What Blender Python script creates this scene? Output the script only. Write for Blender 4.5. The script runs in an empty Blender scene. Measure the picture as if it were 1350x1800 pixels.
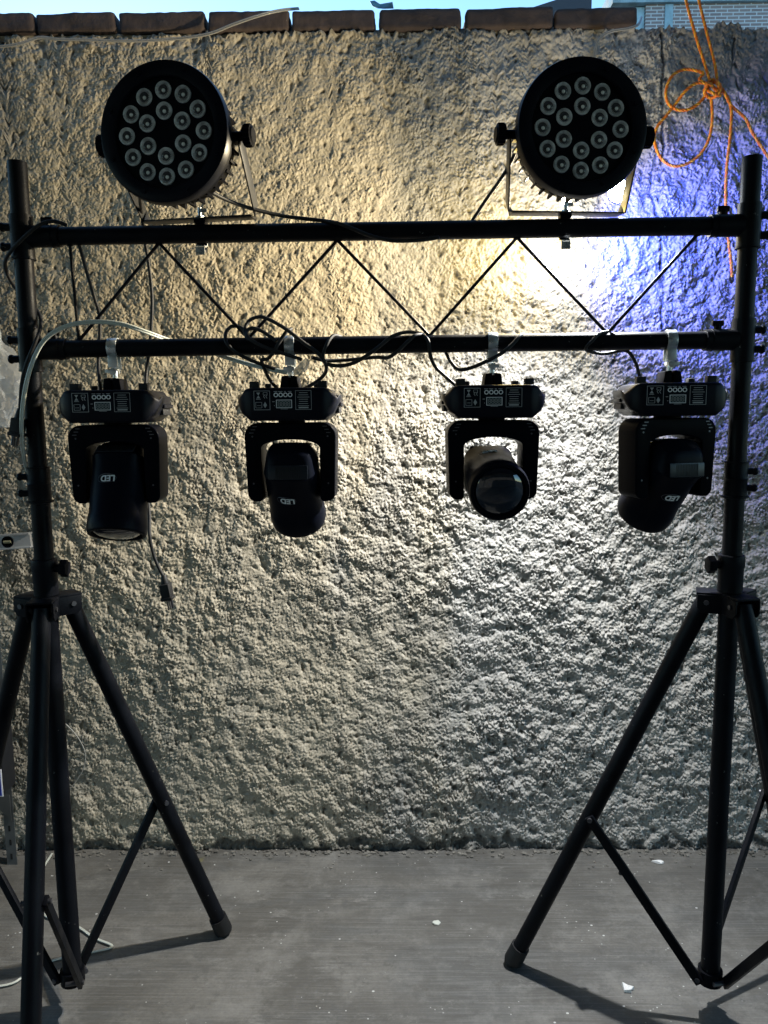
import bpy, math, random
import numpy as np
from mathutils import Vector, Matrix, noise as mnoise
random.seed(7)
S = bpy.context.scene
COL = S.collection
R = math.radians

# ------------------------------------------------------------------ camera
CAM = Vector((0, 0, 1.5))
YAW, PITCH, ROLL, F = R(0.9), R(7.6), 0.009, 1353.0      # F in pixels of the 1350x1800 photograph
fw = Vector((-math.sin(YAW) * math.cos(PITCH), math.cos(YAW) * math.cos(PITCH), -math.sin(PITCH)))
rt = fw.cross(Vector((0, 0, 1))).normalized()
up = rt.cross(fw).normalized()
rt, up = rt * math.cos(ROLL) - up * math.sin(ROLL), up * math.cos(ROLL) + rt * math.sin(ROLL)
cd = bpy.data.cameras.new('camera'); cam = bpy.data.objects.new('camera', cd); COL.objects.link(cam)
cam.matrix_world = Matrix(((rt.x, up.x, -fw.x, CAM.x), (rt.y, up.y, -fw.y, CAM.y), (rt.z, up.z, -fw.z, CAM.z), (0, 0, 0, 1)))
cd.sensor_fit = 'VERTICAL'; cd.sensor_height = 24.0; cd.lens = 24.0 * F / 1800.0
cd.clip_start = 0.05; cd.clip_end = 400
S.camera = cam

def ray(px, py):
    return fw + rt * ((px - 675) / F) + up * ((900 - py) / F)
def P(px, py, y):                      # the point of the vertical plane at distance y seen at that pixel
    d = ray(px, py); return CAM + d * ((y - CAM.y) / d.y)
def G(px, py, z=0.0):                  # the point of the ground seen at that pixel
    d = ray(px, py); return CAM + d * ((z - CAM.z) / d.z)

# ------------------------------------------------------------------ world, sun, exposure
S.view_settings.view_transform = 'Standard'; S.view_settings.look = 'None'
S.view_settings.exposure = 1.1; S.view_settings.gamma = 1
W = bpy.data.worlds.new('World'); S.world = W; W.use_nodes = True
nt = W.node_tree; nt.nodes.clear()
sky = nt.nodes.new('ShaderNodeTexSky'); sky.sky_type = 'NISHITA'; sky.sun_disc = False
SUN_EL, SUN_ROT = R(14), R(-20)           # low, behind the wall
sky.sun_elevation = SUN_EL; sky.sun_rotation = SUN_ROT
sky.air_density = 1.0; sky.dust_density = 0.1; sky.ozone_density = 3.0
bg = nt.nodes.new('ShaderNodeBackground'); bg.inputs['Strength'].default_value = 0.15
wo = nt.nodes.new('ShaderNodeOutputWorld')
tint = nt.nodes.new('ShaderNodeMix'); tint.data_type = 'RGBA'; tint.blend_type = 'MULTIPLY'; tint.inputs[0].default_value = 1
tint.inputs[7].default_value = (.98, 1.12, 1.12, 1)
nt.links.new(sky.outputs[0], tint.inputs[6]); nt.links.new(tint.outputs[2], bg.inputs[0]); nt.links.new(bg.outputs[0], wo.inputs[0])
sl = bpy.data.lights.new('sun', 'SUN'); sl.energy = 2.0; sl.angle = R(0.5); sl.color = (1, .95, .86)
so = bpy.data.objects.new('sun', sl); COL.objects.link(so)
sd = Vector((math.sin(SUN_ROT) * math.cos(SUN_EL), math.cos(SUN_ROT) * math.cos(SUN_EL), math.sin(SUN_EL)))
so.rotation_euler = (-sd).to_track_quat('-Z', 'Y').to_euler()

# ------------------------------------------------------------------ helpers
def tag(o, label=None, cat=None, group=None, kind=None):
    if label: o['label'] = label
    if cat: o['category'] = cat
    if group: o['group'] = group
    if kind: o['kind'] = kind
    return o

def thing(name, label, cat, loc=(0, 0, 0), rotz=0, group=None):
    o = bpy.data.objects.new(name, None); COL.objects.link(o); o.empty_display_size = .05
    o.location = loc; o.rotation_euler = (0, 0, rotz)
    return tag(o, label, cat, group)

class MB:
    def __init__(s, M=None): s.v = []; s.f = []; s.M = M or Matrix()
    def add(s, vs, fs, M=None):
        n = len(s.v); T = s.M @ M if M is not None else s.M
        s.v += [tuple(T @ Vector(v)) for v in vs]; s.f += [tuple(i + n for i in f) for f in fs]; return s
    def box(s, c, d, M=None):
        x, y, z = c; a, b, e = d[0] / 2, d[1] / 2, d[2] / 2
        vs = [(x + i * a, y + j * b, z + k * e) for i in (-1, 1) for j in (-1, 1) for k in (-1, 1)]
        return s.add(vs, [(0, 1, 3, 2), (4, 6, 7, 5), (0, 4, 5, 1), (2, 3, 7, 6), (0, 2, 6, 4), (1, 5, 7, 3)], M)
    def prism(s, pts, y0, y1, M=None):          # polygon in x,z extruded along y
        n = len(pts); vs = [(p[0], y0, p[1]) for p in pts] + [(p[0], y1, p[1]) for p in pts]
        fs = [tuple(range(n)), tuple(range(2 * n - 1, n - 1, -1))] + [((i + 1) % n, i, n + i, n + (i + 1) % n) for i in range(n)]
        return s.add(vs, fs, M)
    def rings(s, rs, closed_ends=True, M=None, loop=False):
        n = len(rs[0]); vs = [p for r in rs for p in r]; fs = []
        m = len(rs)
        for k in range(m - 1 + (1 if loop else 0)):
            a, b = k * n, ((k + 1) % m) * n
            for i in range(n): fs.append((a + i, a + (i + 1) % n, b + (i + 1) % n, b + i))
        if closed_ends and not loop: fs.append(tuple(range(n - 1, -1, -1))); fs.append(tuple(range((m - 1) * n, m * n)))
        return s.add(vs, fs, M)
    def cyl(s, a, b, r, r2=None, n=20, M=None, ends=True):
        a, b = Vector(a), Vector(b); d = (b - a).normalized(); q = d.to_track_quat('Z', 'Y')
        r2 = r if r2 is None else r2
        def ring(c, rr): return [c + q @ Vector((math.cos(t) * rr, math.sin(t) * rr, 0)) for t in [2 * math.pi * i / n for i in range(n)]]
        return s.rings([ring(a, r), ring(b, r2)], ends, M)
    def lathe(s, prof, n=32, M=None, ends=False):   # profile (r, z) round z
        rs = [[(r * math.cos(2 * math.pi * i / n), r * math.sin(2 * math.pi * i / n), z) for i in range(n)] for r, z in prof]
        return s.rings(rs, ends, M)
    def tube(s, pts, r, n=8, ends=True, M=None):
        pts = [Vector(p) for p in pts]; rs = []; t0 = (pts[1] - pts[0]).normalized()
        nrm = t0.orthogonal().normalized()
        for i, p in enumerate(pts):
            t = (pts[min(i + 1, len(pts) - 1)] - pts[max(i - 1, 0)]).normalized()
            nrm = (nrm - t * nrm.dot(t)).normalized(); b = t.cross(nrm)
            rr = r[i] if isinstance(r, (list, tuple)) else r
            rs.append([p + (nrm * math.cos(a) + b * math.sin(a)) * rr for a in [2 * math.pi * k / n for k in range(n)]])
        return s.rings(rs, ends, M)
    def sphere(s, c, r, n=12, sc=(1, 1, 1), M=None):
        c = Vector(c); m = n // 2
        rs = [[(c.x + r * sc[0] * math.sin(ph) * math.cos(t), c.y + r * sc[1] * math.sin(ph) * math.sin(t), c.z + r * sc[2] * math.cos(ph))
               for t in [2 * math.pi * i / n for i in range(n)]] for ph in [math.pi * (k + .02) / (m + .04) for k in range(m + 1)]]
        return s.rings(rs, True, M)
    def build(s, name, mat, parent=None, smooth=35, bevel=0, origin=None, seg=2):
        me = bpy.data.meshes.new(name)
        vs = s.v
        if origin is not None: vs = [tuple(Vector(v) - Vector(origin)) for v in vs]
        me.from_pydata(vs, [], s.f); me.update()
        import bmesh
        bm = bmesh.new(); bm.from_mesh(me); bmesh.ops.recalc_face_normals(bm, faces=bm.faces)
        if bevel:
            es = [e for e in bm.edges if len(e.link_faces) == 2 and e.calc_face_angle(0) > R(30)]
            bmesh.ops.bevel(bm, geom=es, offset=bevel, segments=seg, profile=.6, affect='EDGES', clamp_overlap=True)
        bm.to_mesh(me); bm.free()
        if smooth:
            me.shade_smooth(); me.set_sharp_from_angle(angle=R(smooth))
        me.materials.append(mat)
        o = bpy.data.objects.new(name, me); COL.objects.link(o)
        if origin is not None: o.location = origin
        if parent is not None: o.parent = parent
        return o

def spline(pts, step=6):
    pts = [Vector(p) for p in pts]; out = []
    for i in range(len(pts) - 1):
        p0 = pts[max(i - 1, 0)]; p1 = pts[i]; p2 = pts[i + 1]; p3 = pts[min(i + 2, len(pts) - 1)]
        for k in range(step):
            t = k / step
            out.append(.5 * ((2 * p1) + (p2 - p0) * t + (2 * p0 - 5 * p1 + 4 * p2 - p3) * t * t + (3 * p1 - p0 - 3 * p2 + p3) * t ** 3))
    out.append(pts[-1]); return out

def copy_tree(o, parent=None):
    c = o.copy(); COL.objects.link(c); c.parent = parent
    for ch in list(o.children): copy_tree(ch, c)
    return c

# ------------------------------------------------------------------ materials
def mat(name, col, rough=.5, metal=0, spec=.5, bump=0, bscale=60, var=0, vscale=8, coat=0, emit=None, estr=0, trans=0, alpha=1, ior=1.45):
    m = bpy.data.materials.new(name); m.use_nodes = True; t = m.node_tree; b = t.nodes['Principled BSDF']
    b.inputs['Base Color'].default_value = (*col, 1); b.inputs['Roughness'].default_value = rough
    b.inputs['Metallic'].default_value = metal; b.inputs['Specular IOR Level'].default_value = spec
    b.inputs['Coat Weight'].default_value = coat; b.inputs['Transmission Weight'].default_value = trans; b.inputs['IOR'].default_value = ior
    b.inputs['Alpha'].default_value = alpha
    if emit: b.inputs['Emission Color'].default_value = (*emit, 1); b.inputs['Emission Strength'].default_value = estr
    tc = t.nodes.new('ShaderNodeTexCoord')
    if var:
        n = t.nodes.new('ShaderNodeTexNoise'); n.inputs['Scale'].default_value = vscale; n.inputs['Detail'].default_value = 6
        t.links.new(tc.outputs['Object'], n.inputs['Vector'])
        mr = t.nodes.new('ShaderNodeMapRange'); mr.inputs[1].default_value = .3; mr.inputs[2].default_value = .7
        mr.inputs[3].default_value = 1 - var; mr.inputs[4].default_value = 1 + var
        t.links.new(n.outputs[0], mr.inputs[0])
        mx = t.nodes.new('ShaderNodeMix'); mx.data_type = 'RGBA'; mx.blend_type = 'MULTIPLY'; mx.inputs[0].default_value = 1
        mx.inputs[6].default_value = (*col, 1); t.links.new(mr.outputs[0], mx.inputs[7]); t.links.new(mx.outputs[2], b.inputs['Base Color'])
        m2 = t.nodes.new('ShaderNodeMapRange'); m2.inputs[1].default_value = .3; m2.inputs[2].default_value = .7
        m2.inputs[3].default_value = max(rough - .1, .05); m2.inputs[4].default_value = min(rough + .12, 1)
        t.links.new(n.outputs[0], m2.inputs[0]); t.links.new(m2.outputs[0], b.inputs['Roughness'])
    if bump:
        n2 = t.nodes.new('ShaderNodeTexNoise'); n2.inputs['Scale'].default_value = bscale; n2.inputs['Detail'].default_value = 4
        t.links.new(tc.outputs['Object'], n2.inputs['Vector'])
        bp = t.nodes.new('ShaderNodeBump'); bp.inputs['Strength'].default_value = bump; bp.inputs['Distance'].default_value = .002
        t.links.new(n2.outputs[0], bp.inputs['Height']); t.links.new(bp.outputs[0], b.inputs['Normal'])
    return m

M_TUBE = mat('black_painted_steel', (.0035, .0042, .0065), .44, spec=.5, ior=1.22, bump=.15, bscale=300, var=.3, vscale=14)
M_PLAST = mat('black_plastic', (.004, .0045, .007), .45, spec=.5, ior=1.12, bump=.08, bscale=500, var=.15, vscale=20)
M_GLOSS = mat('satin_black_plastic', (.0045, .0055, .010), .36, spec=.5, ior=1.20, bump=.04, bscale=500, var=.15, vscale=12)
M_HEAD = mat('polished_black_plastic', (.0045, .0055, .010), .36, spec=.5, ior=1.13)
M_VENT_SHEEN = mat('black_plastic_sky_sheen', (.011, .015, .022), .34, spec=.5)  # paler, bluer black: sky sheen of the vent band put into the colour
M_YOKE = mat('matt_black_plastic', (.0035, .004, .0065), .32, spec=.5, ior=1.08, bump=.03, bscale=500)
M_RUB = mat('black_rubber', (.010, .010, .011), .6, var=.2)
M_ZINC = mat('zinc_plated_steel', (.74, .78, .78), .33, metal=.8, var=.2, vscale=60, bump=.1, bscale=200)
M_BRK = mat('satin_grey_steel', (.022, .024, .028), .35, spec=.25, var=.2)
M_STEELD = mat('dark_steel', (.10, .10, .11), .4, metal=.8)
M_WHITE = mat('white_print', (.85, .86, .86), .6)
M_GREY = mat('grey_print', (.42, .43, .43), .6)
M_LCD = mat('grey_display_glass', (.05, .07, .07), .2)
M_LCDG = mat('greenish_display_glass', (.10, .17, .17), .25)
M_REFL = mat('led_reflector', (.52, .54, .53), .15, var=.45, vscale=70, spec=.8, coat=.6, bump=.5, bscale=260)
M_CHIP = mat('led_chip_glint_dome', (.85, .86, .8), .12, coat=1)
M_DARKL = mat('dark_led_well', (.04, .04, .042), .15, coat=.5)
M_GLASS = mat('lens_glass', (.004, .006, .012), .04, spec=.9, coat=1)
M_CORDW = mat('clear_cord', (.60, .62, .55), .3, coat=.4)
M_CORDC = mat('faded_clear_cord', (.32, .31, .28), .35, coat=.4)
M_BRICKC = mat('brown_fired_brick', (.075, .055, .048), .9, bump=.9, bscale=90, var=.35, vscale=18)
M_ROPE1 = mat('orange_rope_fibre', (.62, .15, .006), .6, bump=.4, bscale=400)
M_ROPE2 = mat('yellow_rope_fibre', (.72, .32, .015), .6, bump=.4, bscale=400)

def nmix(t, fac, a, b, blend='MIX'):
    m = t.nodes.new('ShaderNodeMix'); m.data_type = 'RGBA'; m.blend_type = blend
    for sck, v in ((0, fac), (6, a), (7, b)):
        if hasattr(v, 'is_linked') or isinstance(v, bpy.types.NodeSocket): t.links.new(v, m.inputs[sck])
        elif sck == 0: m.inputs[0].default_value = v
        else: m.inputs[sck].default_value = (*v, 1)
    return m.outputs[2]
def nnoise(t, vec, scale, detail=5, rough=.6, dist=0):
    n = t.nodes.new('ShaderNodeTexNoise'); n.inputs['Scale'].default_value = scale; n.inputs['Detail'].default_value = detail
    n.inputs['Roughness'].default_value = rough; n.inputs['Distortion'].default_value = dist
    t.links.new(vec, n.inputs['Vector']); return n.outputs[0]
def nramp(t, x, lo, hi, a=0., b=1.):
    m = t.nodes.new('ShaderNodeMapRange'); t.links.new(x, m.inputs[0])
    m.inputs[1].default_value = lo; m.inputs[2].default_value = hi; m.inputs[3].default_value = a; m.inputs[4].default_value = b
    m.interpolation_type = 'SMOOTHSTEP'; return m.outputs[0]
def nscale(t, vec, s):
    m = t.nodes.new('ShaderNodeMapping'); m.inputs['Scale'].default_value = s; t.links.new(vec, m.inputs['Vector']); return m.outputs[0]

_t = M_TUBE.node_tree; _b = _t.nodes['Principled BSDF']; _tc = _t.nodes.new('ShaderNodeTexCoord').outputs['Object']
_old = _b.inputs['Base Color'].links[0].from_socket
_t.links.new(nmix(_t, nramp(_t, nnoise(_t, _tc, 75, 3, .7), .705, .73, 0, .9), _old, (.16, .16, .15)), _b.inputs['Base Color'])
def wall_material():
    m = bpy.data.materials.new('roughcast_render'); m.use_nodes = True; t = m.node_tree; b = t.nodes['Principled BSDF']
    tc = t.nodes.new('ShaderNodeTexCoord').outputs['Object']
    c = nmix(t, nramp(t, nnoise(t, tc, 2.2, 6), .35, .65), (.47, .415, .315), (.385, .345, .27))
    sep = t.nodes.new('ShaderNodeSeparateXYZ'); t.links.new(tc, sep.inputs[0])
    wob = t.nodes.new('ShaderNodeMath'); wob.operation = 'MULTIPLY_ADD'; t.links.new(nnoise(t, nscale(t, tc, (2.2, 1, .45)), 1.6, 5, .6), wob.inputs[0]); wob.inputs[1].default_value = 1.6; t.links.new(sep.outputs[0], wob.inputs[2])
    c = nmix(t, nramp(t, wob.outputs[0], .55, 1.15), c, (.39, .375, .345))
    c = nmix(t, nramp(t, nnoise(t, nscale(t, tc, (3, 1, .5)), 1.8, 6, .65), .52, .66, 0, .5), c, (.25, .245, .22))
    c = nmix(t, nramp(t, nnoise(t, tc, 45, 4), .58, .72, 0, .7), c, (.17, .155, .125))
    c = nmix(t, nramp(t, nnoise(t, tc, 130, 3), .5, .75, 0, .5), c, (.50, .47, .38))
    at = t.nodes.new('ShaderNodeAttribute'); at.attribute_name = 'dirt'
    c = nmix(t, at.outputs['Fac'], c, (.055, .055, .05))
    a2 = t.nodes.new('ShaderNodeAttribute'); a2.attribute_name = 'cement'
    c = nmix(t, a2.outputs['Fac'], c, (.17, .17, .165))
    t.links.new(c, b.inputs['Base Color']); b.inputs['Roughness'].default_value = .55; b.inputs['Specular IOR Level'].default_value = .5
    bp = t.nodes.new('ShaderNodeBump'); bp.inputs['Strength'].default_value = .7; bp.inputs['Distance'].default_value = .003
    t.links.new(nnoise(t, tc, 160, 5, .65), bp.inputs['Height']); t.links.new(bp.outputs[0], b.inputs['Normal'])
    return m
def floor_material():
    m = bpy.data.materials.new('brushed_concrete'); m.use_nodes = True; t = m.node_tree; b = t.nodes['Principled BSDF']
    tc = t.nodes.new('ShaderNodeTexCoord').outputs['Object']
    streak = nnoise(t, nscale(t, tc, (1.2, 60, 1)), 3, 6, .7)
    c = nmix(t, nramp(t, nnoise(t, tc, 1.7, 7, .6, .6), .35, .68), (.080, .075, .065), (.168, .160, .142))
    c = nmix(t, nramp(t, nnoise(t, nscale(t, tc, (.6, 1.8, 1)), 2.4, 4, .6, 1.0), .48, .60, 0, .65), c, (.095, .095, .09))
    c = nmix(t, nramp(t, streak, .45, .62, 0, .30), c, (.27, .265, .25))
    c = nmix(t, nramp(t, nnoise(t, nscale(t, tc, (.8, 5, 1)), 5, 8, .7, .5), .52, .66, 0, .55), c, (.075, .07, .062))
    c = nmix(t, nramp(t, nnoise(t, tc, 2.7, 12, .76, .2), .50, .57, 0, .55), c, (.092, .086, .075))
    c = nmix(t, nramp(t, nnoise(t, tc, 11, 10, .8), .57, .62, 0, .6), c, (.075, .070, .060))
    c = nmix(t, nramp(t, nnoise(t, nscale(t, tc, (1, 2.2, 1)), 6.5, 12, .82), .56, .63, 0, .5), c, (.27, .262, .24))
    c = nmix(t, nramp(t, nnoise(t, tc, 120, 3), .35, .65, 0, .35), c, (.09, .09, .085))
    c = nmix(t, nramp(t, nnoise(t, tc, 9, 4, .6, .4), .66, .72, 0, .55), c, (.08, .078, .07))     # oil spots
    c = nmix(t, nramp(t, nnoise(t, tc, 5, 10, .78), .47, .70, 0, .6), c, (.25, .243, .222))                       # worn pale patches
    c = nmix(t, nramp(t, nnoise(t, tc, 14, 7, .75), .56, .66, 0, .65), c, (.09, .088, .082))
    v2 = t.nodes.new('ShaderNodeTexVoronoi'); v2.inputs['Scale'].default_value = 42; t.links.new(tc, v2.inputs['Vector'])
    s2 = t.nodes.new('ShaderNodeMath'); s2.operation = 'LESS_THAN'; s2.inputs[1].default_value = .09; t.links.new(v2.outputs[0], s2.inputs[0])
    s3 = t.nodes.new('ShaderNodeMath'); s3.operation = 'MULTIPLY'; t.links.new(s2.outputs[0], s3.inputs[0]); t.links.new(nramp(t, nnoise(t, tc, 4, 3), .5, .6), s3.inputs[1])
    c = nmix(t, s3.outputs[0], c, (.5, .5, .47))
    v = t.nodes.new('ShaderNodeTexVoronoi'); v.inputs['Scale'].default_value = 13; v.inputs['Randomness'].default_value = 1
    v.feature = 'F1'; t.links.new(nscale(t, tc, (1, 1.2, 1)), v.inputs['Vector'])
    sp = t.nodes.new('ShaderNodeMath'); sp.operation = 'LESS_THAN'; sp.inputs[1].default_value = .045; t.links.new(v.outputs[0], sp.inputs[0])
    c = nmix(t, sp.outputs[0], c, (.55, .55, .52))                                                    # plaster flecks
    c = nmix(t, nramp(t, nnoise(t, tc, 5.5, 3), .70, .73, 0, .35), c, (.24, .22, .05))
    t.links.new(c, b.inputs['Base Color']); b.inputs['Specular IOR Level'].default_value = .45
    t.links.new(nramp(t, nnoise(t, tc, 3, 5), .3, .7, .45, .75), b.inputs['Roughness'])
    bp = t.nodes.new('ShaderNodeBump'); bp.inputs['Strength'].default_value = .5; bp.inputs['Distance'].default_value = .003
    hm = t.nodes.new('ShaderNodeMath'); hm.operation = 'ADD'; t.links.new(streak, hm.inputs[0]); t.links.new(nnoise(t, tc, 90, 5), hm.inputs[1])
    t.links.new(hm.outputs[0], bp.inputs['Height']); t.links.new(bp.outputs[0], b.inputs['Normal'])
    return m
M_WALL, M_FLOOR = wall_material(), floor_material()

# ------------------------------------------------------------------ the setting
WY = 2.46
def sheet(name, x0, x1, y0, y1, z, m, kind='structure'):
    b = MB(); b.add([(x0, y0, z), (x1, y0, z), (x1, y1, z), (x0, y1, z)], [(0, 1, 2, 3)])
    return tag(b.build(name, m, smooth=0), kind=kind)
M_EARTH = mat('bare_earth', (.10, .085, .065), .95, var=.3, vscale=1)
sheet('ground', -150, 150, -150, 150, -.01, M_EARTH)
sheet('concrete_floor', -4.5, 4.5, -3.0, WY + .05, 0, M_FLOOR)

# ------------------------------------------------------------------ roughcast wall (dense real relief)
rng = np.random.default_rng(11)
STEP = .0027
X0, X1 = -2.1, 2.1
ZT = P(600, 58, WY).z
nx, nz = int((X1 - X0) / STEP) + 1, int(ZT / STEP) + 1
def band(wl, wlow=None, aniso=1.0):       # aniso < 1 stretches the grain sideways
    fx = np.fft.rfftfreq(nx, STEP)[None, :]; fz = np.fft.fftfreq(nz, STEP)[:, None]
    f = np.sqrt((fx * aniso) ** 2 + fz ** 2) * wl
    k = f ** 1.5 * np.exp(-(f ** 2) * 1.1) if wlow is None else np.exp(-(f ** 2))
    g = np.fft.irfft2(np.fft.rfft2(rng.standard_normal((nz, nx))) * k, s=(nz, nx))
    g -= g.mean(); return g / g.std()
xs = np.linspace(X0, X1, nx)[None, :]; zs = np.linspace(0, 1, nz)[:, None]
XX = np.broadcast_to(xs, (nz, nx)); ZF = np.broadcast_to(zs, (nz, nx))
n35, n60, n18, n10, nbig, nmed = band(.027), band(.060), band(.015, aniso=.75), band(.0095, aniso=.6), band(.7, 1), band(.16)
n24 = band(.020)
sm = lambda a, lo, hi: np.clip((a - lo) / (hi - lo), 0, 1) ** 2 * (3 - 2 * np.clip((a - lo) / (hi - lo), 0, 1))
amp = .66 + .48 * sm(XX + .5 * nbig * .3, -.4, .7)                       # flatter render on the left, coarser on the right
amp = amp * (1 - .20 * sm(ZF + .04 * nbig, .68, .9)) * (1 + .22 * nbig.clip(-1.5, 1.5) * .5)
nfr = (.55 * n35 + .6 * n60 + .42 * n18 + .28 * n10) * 1.05
ridge = np.clip(1 - np.abs(band(.024, aniso=.7) + .45 * n18 + .2 * n10) * 1.1, 0, 1) ** 1.6     # torn crests left by the trowel
ridge2 = np.clip(1 - np.abs(band(.0135, aniso=.6) + .4 * n10) * 1.2, 0, 1) ** 1.5
blob = sm(nfr + .35 * nmed, -.9, 1.1)                                # thrown-on blobs with steep edges
blob2 = ridge * (.9 + .4 * nmed.clip(-1.5, 1.5)) + .55 * ridge2
lump = blob * .0046 * (1 + .25 * nmed.clip(-2, 2)) + blob2 * .0048 + np.tanh(1.2 * n60) * .0024 - .005
n7 = band(.0075)
fine = n18 * .0006 + n10 * .0006 + n7 * .0003
pits = -.008 * sm(-(n35 + .6 * n60 + .5 * nmed), 1.9, 2.9)
H = (lump + fine) * amp + pits * (.5 + .6 * amp) + nbig * .004 + nmed * .0012
ZW = ZF * ZT
dirt = np.zeros_like(H)
dirt += .45 * sm(-(n35 + .5 * n60), 1.2, 2.6)
# cracks at the upper right
def crack(pts, w=.0035, depth=.014):
    global H, dirt
    pw = [P(a, b, WY) for a, b in pts]
    zc = np.array([p.z for p in pw][::-1]); xc = np.array([p.x for p in pw][::-1])
    cx = np.interp(ZW[:, 0], zc, xc) + np.cumsum(rng.standard_normal(nz)) * .0007
    inside = ((ZW[:, 0] > zc.min()) & (ZW[:, 0] < zc.max())).astype(float)
    d = np.abs(XX - cx[:, None]); g = np.exp(-(d / w) ** 2) * inside[:, None] * (.45 + .55 * sm(nmed, -.8, .6))
    H -= depth * g; dirt += .8 * g
crack([(1181, 56), (1182, 90), (1188, 110), (1183, 128), (1179, 150), (1176, 290), (1157, 300), (1155, 350), (1172, 420), (1174, 520), (1168, 580)])
crack([(1300, 70), (1303, 130), (1310, 160)], .003)
# bare cement patch top right, rough broken foot
pc = P(1300, 100, WY)
d = np.hypot((XX - pc.x) / .22, (ZW - pc.z) / .13) + .25 * nmed * .6
cement = 1 - sm(d, .75, 1.05); H = H * (1 - .30 * cement) - .003 * cement
bx_ = P(700, 1100, WY).x; band_ = np.exp(-((XX - bx_ + .03 * nmed + .05 * nbig) / .085) ** 2) * (1 - sm(ZW, 1.15, 1.6)) * .38
lx_ = P(112, 1250, WY).x; left_ = (1 - sm(XX + .01 * nmed, lx_ - .03, lx_ + .01)) * .5  # wall toned greyer left of this line
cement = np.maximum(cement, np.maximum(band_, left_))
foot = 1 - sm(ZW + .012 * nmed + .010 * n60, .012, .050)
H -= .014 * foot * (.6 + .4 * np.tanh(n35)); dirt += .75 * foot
for (a, b, r0) in ((735, 1425, .028), (1075, 1500, .05), (800, 1482, .06), (640, 1478, .04), (500, 1500, .03)):
    q = P(a, b, WY); g = 1 - sm(np.hypot(XX - q.x, (ZW - q.z) * 1.8) + .006 * n35, r0 * .5, r0); H -= .010 * g; dirt += .5 * g
topc = sm(ZW + .006 * n35 + .006 * nmed, ZT - .022, ZT - .004); H += .006 * topc * (XX < .75); dirt += .35 * topc
H = np.clip(H, -.03, .02)
Z = ZF * (ZT + .006 * nmed[-1][None, :] * (xs > .83) + .004 * n35[-1][None, :])
co = np.stack([XX + n60 * .0008, WY - H, Z], -1).reshape(-1, 3)
back = np.stack([xs[0], np.full(nx, WY + .14), Z[-1]], -1)
idx = np.arange(nz * nx).reshape(nz, nx)
q1 = np.stack([idx[:-1, :-1], idx[:-1, 1:], idx[1:, 1:], idx[1:, :-1]], -1).reshape(-1, 4)
bi = np.arange(nx) + nz * nx
q2 = np.stack([idx[-1, :-1], idx[-1, 1:], bi[1:], bi[:-1]], -1)
co = np.concatenate([co, back]); q = np.concatenate([q1, q2])
me = bpy.data.meshes.new('wall_face'); me.vertices.add(len(co)); me.vertices.foreach_set('co', co.astype(np.float32).ravel())
me.loops.add(q.size); me.loops.foreach_set('vertex_index', q.astype(np.int32).ravel())
me.polygons.add(len(q)); me.polygons.foreach_set('loop_start', np.arange(0, q.size, 4, dtype=np.int32))
me.polygons.foreach_set('loop_total', np.full(len(q), 4, dtype=np.int32))
me.update(calc_edges=True); me.shade_smooth()
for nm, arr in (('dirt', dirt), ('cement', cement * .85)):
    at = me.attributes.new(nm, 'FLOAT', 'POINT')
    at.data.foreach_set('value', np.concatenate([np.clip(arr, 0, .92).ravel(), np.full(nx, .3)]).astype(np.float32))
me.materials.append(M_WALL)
wall = thing('roughcast_wall', 'rough beige cement-rendered wall with a row of bricks along its top', 'wall', (0, WY, 0))
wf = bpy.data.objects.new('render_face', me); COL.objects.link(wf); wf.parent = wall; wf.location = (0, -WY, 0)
b = MB(); b.box((0, WY + .10, ZT / 2 - .02), (4.18, .079, ZT - .05)); b.build('wall_core', M_WALL, wall, origin=(0, WY, 0)).location = (0, 0, 0)
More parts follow.
